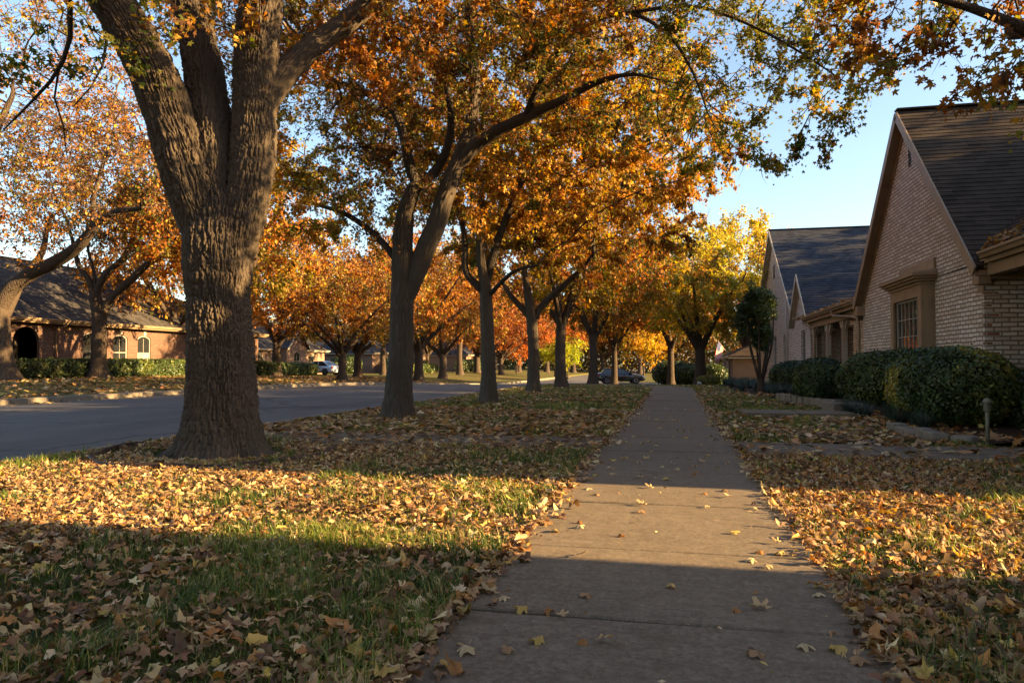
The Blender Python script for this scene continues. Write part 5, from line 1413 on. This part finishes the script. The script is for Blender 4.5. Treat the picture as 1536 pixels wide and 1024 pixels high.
scatter_litter('leaf_litter', xv, yv, .10, .35, .04, WR_, g, [LVS[1]], 'brown leaves on the soil of the garden bed', ztop=hg(xv, yv) + .04)
# leaves caught in the gutters and the roof valley
n = 900; yv = np.r_[13.25 - np.abs(g.normal(0, .35, 420)), g.uniform(21.8, 31.8, 480)]
xv = np.r_[4.92 + np.abs(g.normal(0, .16, 420)), 4.80 + np.abs(g.normal(0, .10, 480))]; zv = np.r_[2.70 + (xv[:420] - 4.9) * .66 + np.abs(g.normal(0, .05, 420)), np.full(480, 2.64) + (xv[420:] - 4.8) * .2 + np.abs(g.normal(0, .03, 480)) * (g.uniform(0, 1, 480) < .6)]
scatter_litter('leaf_litter', xv, yv, .10, .8, .05, (1, 2.4, 2, .4, 3, 2, .6), g, [LVS[1]], 'heap of rust brown leaves in the roof gutters of the gabled house', ztop=zv)

# ------------------------------------------------------------------ single leaves on the walk
def ground_px(px, py):
    x, y = (px - 768) / FPX, (512 - py) / FPX; den = SP + y * CP
    d = -HC / den * (CP - y * SP); q = P(px, py, d); return q[0], q[1]
lm = []
for q, (V_, F_) in enumerate(LV[:5]):
    s_ = V_.copy(); 
    st_ = np.array([(-.012, -.15, 0), (.012, -.15, 0), (.02, -.42, .03), (-.0, -.42, .03)])
    VV_ = np.vstack([s_, st_]); c_ = np.tile(LIT[(0, 1, 3, 6, 4)[q]] * (1.0, .95, .9, .9, .9)[q], (len(VV_), 1))
    o = mesh_np('fallen_leaf', VV_, [F_[0], np.array([[len(s_), len(s_) + 1, len(s_) + 2, len(s_) + 3]])], M['litter'], None, False, c_)
    lm.append(o)
spots = [(870, 842), (740, 879), (756, 908), (785, 924), (822, 925), (842, 936), (880, 903), (1130, 849), (1007, 890), (876, 974), (905, 972), (760, 987), (1230, 903), (1266, 909), (1106, 926), (1142, 922), (1136, 993), (1204, 982), (1252, 985), (930, 810), (965, 763), (962, 773), (1130, 769), (1100, 806), (1058, 746), (1094, 751), (1085, 741), (870, 797), (832, 803), (868, 789), (975, 737), (895, 748), (882, 739), (1172, 838), (1140, 836), (1166, 822), (1188, 840), (1060, 766), (808, 972), (1310, 968), (1325, 1008), (1290, 1006), (700, 985), (660, 1010), (650, 985), (1010, 700), (1060, 690), (985, 672), (1030, 660), (935, 668), (1075, 708), (920, 708), (990, 645), (1015, 632), (960, 655), (1050, 672), (790, 850), (1150, 858), (1000, 724), (1040, 716)]
random.seed(31)
extra = [(random.uniform(WL + .03, WR - .03), 5.7 + 9 * random.random() ** 1.3) for _ in range(70)]
for q, (px, py) in enumerate(spots + extra):
    x, y = ground_px(px, py) if q < len(spots) else (px, py); src = lm[q % len(lm)]
    o = src if q < len(lm) else src.copy()
    if q >= len(lm): COL.objects.link(o)
    s_ = random.uniform(.056, .088) * (1 if y < 6 else 1.05)
    o.scale = (s_, s_ * random.uniform(.85, 1.15), s_ * random.uniform(1.1, 2.1)); o.rotation_euler = (random.gauss(0, .12), random.gauss(0, .12), random.uniform(0, 6.28))
    o.location = (x, y, .020 + float(gz(x, y)) + .016)
    tag(o, 'curled dry brown lobed leaf lying loose on the concrete sidewalk', 'leaf', 'loose leaves on the sidewalk')

# ------------------------------------------------------------------ clipped shrubs
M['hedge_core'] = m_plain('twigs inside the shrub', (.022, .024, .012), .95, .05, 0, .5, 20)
def shrub(name, label, cat, c, r, nleaf, lsize, pal, power=2.4, group=None, seed=1, bump=.07, mat='leaf_green', rz=0, flat=.0, core=.86):
    g = np.random.default_rng(seed); z0 = h1(c[0], c[1])
    rt = thing(name, label, cat, (c[0], c[1], z0), group, rz)
    def surf(d):
        k = (np.abs(d) ** power).sum(1) ** (-1 / power)
        p = d * k[:, None]
        nz = noise3(p * np.array(r) * 2.6 + seed * 3, seed) * .6 + noise3(p * np.array(r) * 6.5, seed + 1) * .4
        return p * np.array(r) * (1 + bump * 2 * (nz - .5))[:, None] + np.array([0, 0, r[2] * (1 - flat)])
    n = nleaf
    # more samples than needed, thinned so that the cover is even
    d = norm(g.normal(0, 1, (n, 3)) * np.array([1, 1, 1]) ); q = d / (np.array(r) ** .0)
    d = norm(norm(g.normal(0, 1, (n, 3))) * np.array(r) ** -.35 * np.array(r).max() ** .35)
    pts = surf(d); m = pts[:, 2] > .02
    pts, d = pts[m], d[m]; n = len(pts)
    nrm = norm(np.sign(d) * np.abs(d) ** (power - 1) / np.array(r))
    cen = np.array([0, 0, r[2] * (1 - flat)])
    pts = cen + (pts - cen) * (1.02 - np.abs(g.normal(0, .055, n)))[:, None]
    stray = g.uniform(0, 1, n) < .03; pts[stray] += nrm[stray] * g.uniform(.02, .07, (stray.sum(), 1))
    Zd = norm(nrm * .8 + g.normal(0, .55, (n, 3)) + Z_ * .25); Xd = norm(np.cross(g.normal(0, 1, (n, 3)), Zd)); Yd = np.cross(Zd, Xd)
    tv = np.array([(0, -.5, 0), (.27, -.1, .05), (.22, .22, .05), (0, .5, 0), (-.22, .22, .05), (-.27, -.1, .05)]); tf = [np.array([(0, 1, 2, 3), (0, 3, 4, 5)])]
    V, F = inst(tv, tf, pts, Xd, Yd, Zd, lsize * g.uniform(.65, 1.3, n))
    col = leaf_colours(pts + np.array([c[0], c[1], 0]), pal, g, 2.0, seed)
    mesh_np('foliage', V, F, M[mat], rt, False, np.repeat(col, 6, 0))
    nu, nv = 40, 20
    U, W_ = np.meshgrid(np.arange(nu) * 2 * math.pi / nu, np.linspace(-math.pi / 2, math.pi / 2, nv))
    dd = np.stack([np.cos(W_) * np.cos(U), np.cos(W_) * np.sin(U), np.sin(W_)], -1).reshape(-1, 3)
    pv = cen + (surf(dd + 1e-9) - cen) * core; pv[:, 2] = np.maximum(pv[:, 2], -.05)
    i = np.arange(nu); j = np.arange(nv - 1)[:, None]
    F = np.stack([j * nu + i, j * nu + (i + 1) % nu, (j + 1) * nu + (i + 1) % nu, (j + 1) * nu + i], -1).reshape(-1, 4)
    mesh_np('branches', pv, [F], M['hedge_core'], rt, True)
    return rt
PAL.update(holly=(.034, .058, .018), holly2=(.058, .09, .024), holly3=(.10, .125, .032), lime=(.20, .205, .038), privet=(.05, .075, .022), hedgegold=(.34, .27, .05), bluegreen=(.05, .075, .055))
HP = dict(holly=4, holly2=3, holly3=1)
shrub('shrub', 'big rounded clipped shrub with yellow highlights put into its leaf colour, beside the short garden post', 'shrub', (3.85, 11.6), (.84, .95, .565), 19000, .050, dict(holly=1, holly2=3, holly3=3, lime=1.6, hedgegold=.45), 2.1, None, 3, .10)  # lime and gold leaf colours carry the yellow lit look
shrub('shrub', 'rounded dark shrub in the middle of the bed, before the bay window', 'shrub', (3.72, 15.1), (.66, .72, .57), 12000, .052, HP, 2.1, None, 4, .10)
shrub('shrub', 'rounded dark shrub behind the far row of edging stones, by the side porch', 'shrub', (3.25, 17.8), (.62, .72, .52), 11000, .052, HP, 2.1, None, 5, .10)
shrub('hedge', 'long dark clipped hedge against the pale brick wall under the bay window', 'hedge', (4.5, 15.6), (.36, 2.6, .585), 22000, .055, HP, 3.6, None, 6, .07)
shrub('hedge', 'dark clipped hedge at the house corner beside the entry porch', 'hedge', (4.78, 11.0), (.36, 1.9, .40), 15000, .052, dict(holly=4, holly2=1), 3.4, None, 7, .07)
shrub('shrub', 'low dark shrub at the foot of the tall dark evergreen', 'shrub', (3.6, 23.6), (.8, 1.0, .48), 7000, .06, HP, 2.3, None, 8, .1)
shrub('shrub', 'dark shrub against the far pale brick house, behind the evergreen', 'shrub', (4.2, 27.5), (.7, 1.6, .5), 7000, .07, HP, 2.4, None, 9, .1)
zh = h1(-26.4, 34)
shrub('hedge', 'long low clipped hedge in front of the red brown brick house across the street', 'hedge', (-26.3, 33.6), (.7, 11.0, .44), 26000, .12, dict(privet=3, holly2=3, lime=.4, holly3=1.2), 6, None, 12, .05, core=.9)
shrub('hedge', 'low clipped hedge before the house with the narrow gable', 'hedge', (-36.5, 63.5), (.8, 6.5, .6), 9000, .17, dict(privet=3, holly2=3, lime=.8), 5, None, 13, .08, core=.9)
shrub('shrub', 'dark rounded shrub behind the silver car', 'shrub', (-38.6, 82), (1.6, 2.4, 1.1), 5000, .2, HP, 2.4, None, 14, .1)
shrub('hedge', 'dark tall hedge before the far house with the blue grey roof', 'hedge', (-34.6, 92), (1.0, 7, .9), 7000, .2, HP, 4, None, 15, .08)
shrub('hedge', 'lower green hedge in front of the dark tall hedge', 'hedge', (-31.5, 88), (.9, 6, .6), 6000, .2, dict(privet=2, holly2=2, lime=1), 4, None, 16, .1)
shrub('hedge', 'dark hedge far down the street behind the second trunk', 'hedge', (-31, 112), (1.0, 9, .9), 6000, .22, HP, 4, None, 17, .08)
shrub('shrub', 'dark rounded shrub between the dark car and the maple trunk', 'shrub', at_px(1010, 58), (1.6, 1.4, .95), 4500, .14, HP, 2.4, None, 18, .1)
shrub('shrub', 'dark shrub beside the maple trunk', 'shrub', at_px(1036, 56), (1.1, 1.2, .8), 3500, .14, HP, 2.4, None, 19, .1)
shrub('shrub', 'dark shrub under the flag', 'shrub', at_px(1070, 53), (1.0, 1.2, .75), 3500, .13, HP, 2.4, None, 20, .1)
shrub('shrub', 'small pale yellowish mound of a shrub near the white stone', 'shrub', at_px(1062, 41), (.62, .5, .26), 2400, .08, dict(lime=3, tan=1, holly3=1), 2.3, None, 24, .1)

# tall multi-stemmed evergreen
be = np.array([2.5, 23.0, h1(2.5, 23.0) - .05]); ge = np.random.default_rng(77)
Le = [dict(p=[be, be + (0, 0, .25), be + (.02, 0, .5)], r=[.12, .1, .09])]
for q in range(7):
    a = q * .9; o = np.array([math.cos(a), math.sin(a), 0]); s0 = be + (0, 0, .2)
    Le.append(dict(p=[s0, s0 + o * .15 + Z_ * .6, s0 + o * .33 + Z_ * 1.3, s0 + o * .38 + Z_ * 2.1], r=[.04, .034, .028, .016], at=0))
grow('evergreen_tree', 'tall dark evergreen shrub on many bare stems before the slate roofed house', 'tree', be, Le, [(be + (-.05, 0, 2.3), (.58, .56, 1.0)), (be + (-.05, 0, 1.35), (.44, .44, .85), 1.3)], 91, even=True, natt=900, step=.16, nleaf=34000, lsize=.062, leaf='kite', leaf_mat='leaf_green',
     pal=dict(holly=3, holly2=3, holly3=1), trunk_mat='bark_far', clump=1.5, di=2, dk=.24, twig=.28, rootflare=.2)

# strap leaved clumps along the edge of the bed
def clump():
    g = np.random.default_rng(3); V, F4 = [], []
    for q in range(150):
        a = g.uniform(0, 6.28); L = g.uniform(.22, .40); lean = g.uniform(.3, 1.2); o = np.array([math.cos(a), math.sin(a), 0]); s = np.array([-o[1], o[0], 0]) * .006
        b = o * g.uniform(0, .07) ; k0 = len(V)
        for t in (0, .35, .7, 1.0):
            c = b + o * (lean * L * t * t * .8) + Z_ * (L * (t - .55 * lean * .62 * t * t)); w_ = 1 - .85 * t
            V += [c - s * w_, c + s * w_]
        F4 += [(k0 + 2 * t, k0 + 2 * t + 1, k0 + 2 * t + 3, k0 + 2 * t + 2) for t in range(3)]
    V = np.array(V); c = np.tile(np.array(PAL['bluegreen']), (len(V), 1)) * np.repeat(g.uniform(.6, 1.4, 150), 8)[:, None]
    return mesh_np('border_grass', V, [np.array(F4)], M['leaf_green'], None, False, c)
c0 = clump(); first = True
cl = [(2.98 + random.uniform(-.08, .25), 10.6 + q * .33 + random.uniform(-.1, .1), random.uniform(.7, 1.05)) for q in range(13)] + [(float(bed_edge(y)) + random.uniform(.05, 1.3), y, random.uniform(.9, 1.35)) for y in np.arange(20.5, 38, .42)]
for x, y, s_ in cl:
    o = c0 if first else c0.copy()
    if not first: COL.objects.link(o)
    first = False
    o.location = (x, y, h1(x, y) + .02); o.rotation_euler = (0, 0, random.uniform(0, 6.28)); o.scale = (s_,) * 3
    near = y < 15.2
    tag(o, 'dark strap leaved clump between the clipped shrubs and the stone edging' if near else 'dark strap leaved clump in the bed around the tall evergreen', 'plant', 'border clumps by the stone edging' if near else 'border clumps by the evergreen')
# ------------------------------------------------------------------ stone edging
M['stone'] = mat_concrete('edging stone', (.18, .152, .12), .6)
def stone(x, y, rz, L, W_, H, label, group):
    mb = MB(); n = 4; g = np.random.default_rng(int(x * 1000 + y * 77) % 9999)
    vs = []
    mb.box(-W_ / 2, W_ / 2, -L / 2, L / 2, -.06, H)
    mb.v = [(a + g.normal(0, .008), b + g.normal(0, .008), c + g.normal(0, .006)) for a, b, c in mb.v]
    o = mb.build('edging_stone', M['stone'], bevel=.018); o.location = (x, y, h1(x, y)); o.rotation_euler = (g.normal(0, .03), g.normal(0, .03), rz)
    tag(o, label, 'stone', group)
for q in range(6):
    y = 8.95 + q * .26
    stone(2.92 - .03 * q + (.18 if q == 0 else 0), y, .12 if q else .9, .22 + .04 * (q % 2), .17, .10 + .02 * (q % 3), 'pale edging stone in the short row by the crossing path' if q else 'pale edging stone set askew at the end of the short row, by the garden post', 'edging stones by the crossing path' if q else None)
for q in range(9):
    y = 16.2 + q * .36
    stone(float(bed_edge(y)) - .06, y, .16, .33, .18, .17, 'pale edging stone in the curved row before the far rounded shrub', 'edging stones of the curved row')
stone(2.95, 14.25, .05, .85, .5, .20, 'long flat stone step at the end of the raised path', None)
stone(3.1, 15.35, .1, .75, .35, .20, 'long pale stone between the stone step and the curved row', None)
o = MB(); o.lathe([(.02, 0), (.11, .02), (.13, .09), (.09, .16), (.02, .18)], 12)
x, y = at_px(1049, 39); w_ = o.build('garden_stone', M['white_paint'], smoothed=True); w_.location = (x, y, h1(x, y)); tag(w_, 'small white stone at the edge of the lawn near the maple', 'stone')

# garden post
M['post'] = m_plain('weathered green grey metal', (.16, .155, .11), .6, .4, .2, .3, 9, .2)
t = thing('garden_light', 'short grey green garden post with a thicker cap beside the rounded shrub', 'garden light', (3.36, 9.05, h1(3.36, 9.05)))
m = MB(); m.lathe([(.02, -.1), (.02, .36), (.017, .37)], 12); m.build('pole', M['post'], t, True)
m = MB(); m.lathe([(.02, .36), (.036, .375), (.036, .46), (.045, .465), (.045, .485), (.02, .51), (.004, .515)], 16); m.build('cap', M['post'], t, True)

# steel edging round the big oak
m = MB(); n = 40; rr = 1.12; vs, fs = [], []
for q in range(n):
    a = R_(165 + 250 * q / (n - 1)); 
    for r_, z in ((rr, -.05), (rr, .055), (rr + .012, .055), (rr + .012, -.05)):
        x, y = b1c[0] + r_ * math.cos(a), b1c[1] + r_ * math.sin(a); vs.append((x, y, h1(x, y) + z + .01 * math.sin(q * .8)))
for q in range(n - 1):
    for e in range(4): fs.append((q * 4 + e, q * 4 + (e + 1) % 4, (q + 1) * 4 + (e + 1) % 4, (q + 1) * 4 + e))
m.add(vs, fs); M['edging'] = m_plain('dark rusty steel', (.06, .04, .028), .7, .4, .4, .3, 7)
o = m.build('tree_ring', M['edging'], None, True); tag(o, 'dark curved edging ring in the grass at the foot of the big oak', 'edging')

# ------------------------------------------------------------------ cars
M['silver'] = m_plain('silver car paint', (.60, .62, .68), .25, .6, .15, .03, 2, 0, {'Coat Weight': .6})
M['navy'] = m_plain('dark car paint', (.022, .024, .030), .22, .6, .3, .05, 2, 0, {'Coat Weight': .8})
M['tyre'] = m_plain('tyre rubber', (.02, .02, .02), .85, .2)
M['rim'] = m_plain('alloy rim', (.45, .45, .47), .35, .5, .8)
M['red_lamp'] = m_plain('red lamp lens', (.42, .02, .018), .2, .6)
M['clear_lamp'] = m_plain('clear lamp lens', (.62, .62, .62), .15, .6)
M['trim'] = m_plain('black trim', (.02, .02, .022), .5, .4)
def car(label, loc, rz, paint, long_roof=False):
    t = thing('parked_car', label, 'car', loc, None, rz)
    st_ = np.array([-2.28, -2.22, -2.05, -1.6, -1.1, -.4, .4, 1.0, 1.5, 1.95, 2.2, 2.3])
    hw = np.array([.70, .79, .85, .89, .90, .90, .90, .90, .88, .83, .74, .62])
    top = np.array([.86, .95, .99, 1.0, .99, .97, .96, .94, .89, .82, .74, .62]); lowz = np.array([.34, .28, .24, .22, .22, .22, .22, .22, .22, .23, .28, .36])
    if long_roof: top[:4] += .03
    prof = lambda h, lz, tz: [(0, lz), (h * .86, lz), (h * .98, lz + .09), (h, lz + .24), (h * .985, lz + (tz - lz) * .62), (h * .94, tz - .06), (h * .80, tz), (0, tz + .02)]
    vs, k = [], None
    for x, h, tz, lz in zip(st_, hw, top, lowz):
        p = prof(h, lz, tz); ring = [(x, a, b) for a, b in p] + [(x, -a, b) for a, b in p[-2:0:-1]]; k = len(ring); vs += ring
    n = len(st_); fs = [(j * k + i, j * k + (i + 1) % k, (j + 1) * k + (i + 1) % k, (j + 1) * k + i) for j in range(n - 1) for i in range(k)] + [tuple(range(k))[::-1], tuple((n - 1) * k + i for i in range(k))]
    b = MB(); b.add(vs, fs); b.build('body', M[paint], t, True)
    # cabin: roof skin with its pillars, glass between them
    xs_ = [-1.75, -.95, .20, 1.05] if not long_roof else [-1.95, -1.55, .15, 1.05]
    zb, zt_ = .96, 1.44; wb, wt = .80, .60
    gl = MB(); q = [(xs_[0], wb, zb), (xs_[1], wt, zt_ - .03), (xs_[2], wt, zt_ - .01), (xs_[3], wb, zb - .01)]
    L = [(x, -y, z) for x, y, z in q]; 
    gl.poly([q[0], q[1], L[1], L[0]]); gl.build('rear_window', M['glass'], t)
    gl = MB(); gl.poly([q[2], q[3], L[3], L[2]]); gl.build('windscreen', M['glass'], t)
    for s in (q, L):
        gl = MB(); gl.poly(s); gl.build('side_window', M['glass'], t)
    r = MB(); r.add([(xs_[1] - .05, .61, zt_ - .035), (xs_[1] + .25, .60, zt_ + .015), (xs_[2] - .2, .60, zt_ + .025), (xs_[2] + .06, .61, zt_ - .02), (xs_[2] + .06, -.61, zt_ - .02), (xs_[2] - .2, -.60, zt_ + .025), (xs_[1] + .25, -.6, zt_ + .015), (xs_[1] - .05, -.61, zt_ - .035), (xs_[1] + .25, 0, zt_ + .045), (xs_[2] - .2, 0, zt_ + .05)],
                    [(0, 1, 8, 7), (7, 8, 6), (1, 2, 9, 8), (8, 9, 5, 6), (2, 3, 4, 9), (9, 4, 5)])
    for s in (1, -1):
        for a, c in ((q[0], q[1]), (q[3], q[2])): r.beam((a[0], s * (a[1] + .008), a[2]), (c[0], s * (c[1] + .008), c[2]), .09, .05)
        xm = -.35; r.beam((xm, s * (wb + .008), zb), (xm + .02, s * (wt + .008), zt_), .06, .03)
        r.beam((q[1][0], s * (wt + .012), zt_ - .01), (q[2][0], s * (wt + .012), zt_), .05, .05)
    r.build('roof', M[paint], t, False)
    for x in (-1.36, 1.38):
        for s in (1, -1):
            a = MB(); a.lathe([(.38, s * .86), (.38, s * .909)], 20, (x, 0, .34), 'y'); a.build('wheel_arch', M['trim'], t)
            w_ = MB(); w_.lathe([(.20, s * .80), (.30, s * .79), (.325, s * .82), (.325, s * .90), (.30, s * .925), (.21, s * .925)], 20, (x, 0, .325), 'y'); wo = w_.build('wheel', M['tyre'], t, True)
            w_ = MB(); w_.lathe([(.03, s * .93), (.08, s * .918), (.20, s * .928), (.215, s * .91)], 20, (x, 0, .325), 'y'); w_.build('rim', M['rim'], wo)
    for s in (1, -1):
        l_ = MB(); l_.box(-2.27, -2.06, s * .66 - .17, s * .66 + .17, .70, .86); l_.build('tail_light', M['red_lamp'], t, bevel=.02)
        l_ = MB(); l_.box(2.0, 2.235, s * .60 - .17, s * .60 + .17, .60, .72); l_.build('headlight', M['clear_lamp'], t, bevel=.02)
        l_ = MB(); l_.box(.72, .92, s * .93 - .09, s * .93 + .09, .96, 1.08); l_.build('wing_mirror', M[paint], t, bevel=.02)
        l_ = MB()
        for x in (-.85, .22): l_.box(x, x + .18, s * .905 - .012, s * .905 + .012, .80, .83)
        l_.build('door_handle', M[paint], t)
    l_ = MB(); l_.box(-2.32, -2.2, -.78, .78, .36, .52); l_.box(2.16, 2.33, -.66, .66, .34, .5); l_.build('bumper', M[paint], t, bevel=.03)
    return t
x, y = at_px(480, 78); car('silver sedan parked nose in beside the hedge of the gabled house', (x, y, h1(x, y)), R_(180 - 12), 'silver')
x, y = at_px(930, 71); car('dark car parked side on at the end of the street, behind the slim oaks', (x, y, float(gz(x, y)) + .012), R_(12.5), 'navy', True)

# ------------------------------------------------------------------ flag
t = thing('flag', 'small striped flag hanging from a slanted pole on the low brown house', 'flag', tuple(P(1090, 530, 55.8)))
o0 = np.array(t.location); A_, B_ = P(1092, 531, 56.3) - o0, P(1077, 511, 55.6) - o0
m = MB(); m.tube([A_, B_], .022, 8); m.lathe([(.0, -.04), (.04, 0), (.0, .04)], 8, tuple(B_)); m.build('pole', M['cream_paint'], t, True)
M['flag_red'] = m_plain('red cloth', (.36, .015, .025), .9, .1); M['flag_white'] = m_plain('white cloth', (.50, .48, .46), .9, .1); M['flag_blue'] = m_plain('blue cloth', (.03, .045, .16), .9, .1)
nu, nv = 20, 13
hoist0, hoist1 = B_ * .98 + A_ * .02, B_ * .40 + A_ * .60
fly = P(1071, 540, 55.4) - P(1077, 511, 55.6)
def fp(a, b, e=0.):
    h = hoist0 + (hoist1 - hoist0) * b
    sag = fly * a + (hoist0 - hoist1) * a * b * .25
    wv = .07 * math.sin(a * 9 + b * 3) * a
    return h + sag + np.array([CY * .0 + wv * SY, -1. * wv - e, .02 * math.sin(b * 7)])
V = [fp(a / nu, b / nv) for b in range(nv + 1) for a in range(nu + 1)]; F, mi = [], []
for b in range(nv):
    for a in range(nu):
        F.append((b * (nu + 1) + a, b * (nu + 1) + a + 1, (b + 1) * (nu + 1) + a + 1, (b + 1) * (nu + 1) + a)); mi.append(2 if (b < 7 and a < 8) else (0 if b % 2 == 0 else 1))
m = MB(); m.v = [tuple(v) for v in V]; m.f = F; m.mi = mi
for r_ in range(9):
    for c_ in range(6 if r_ % 2 == 0 else 5):
        a0 = (.4 / 12) * (1 + 2 * c_ + (0 if r_ % 2 == 0 else 1)); b0 = (7 / 13 / 10) * (r_ + 1)
        pts = []
        for q in range(10):
            rr = (.016 if q % 2 == 0 else .007); pts.append(fp(a0 + rr * math.sin(q * math.pi / 5) * .8, b0 - rr * math.cos(q * math.pi / 5) * 1.4, .006))
        m.poly(pts, 1)
m.build('cloth', None, t, False, mats=[M['flag_red'], M['flag_white'], M['flag_blue']])
bpy.context.view_layer.update()
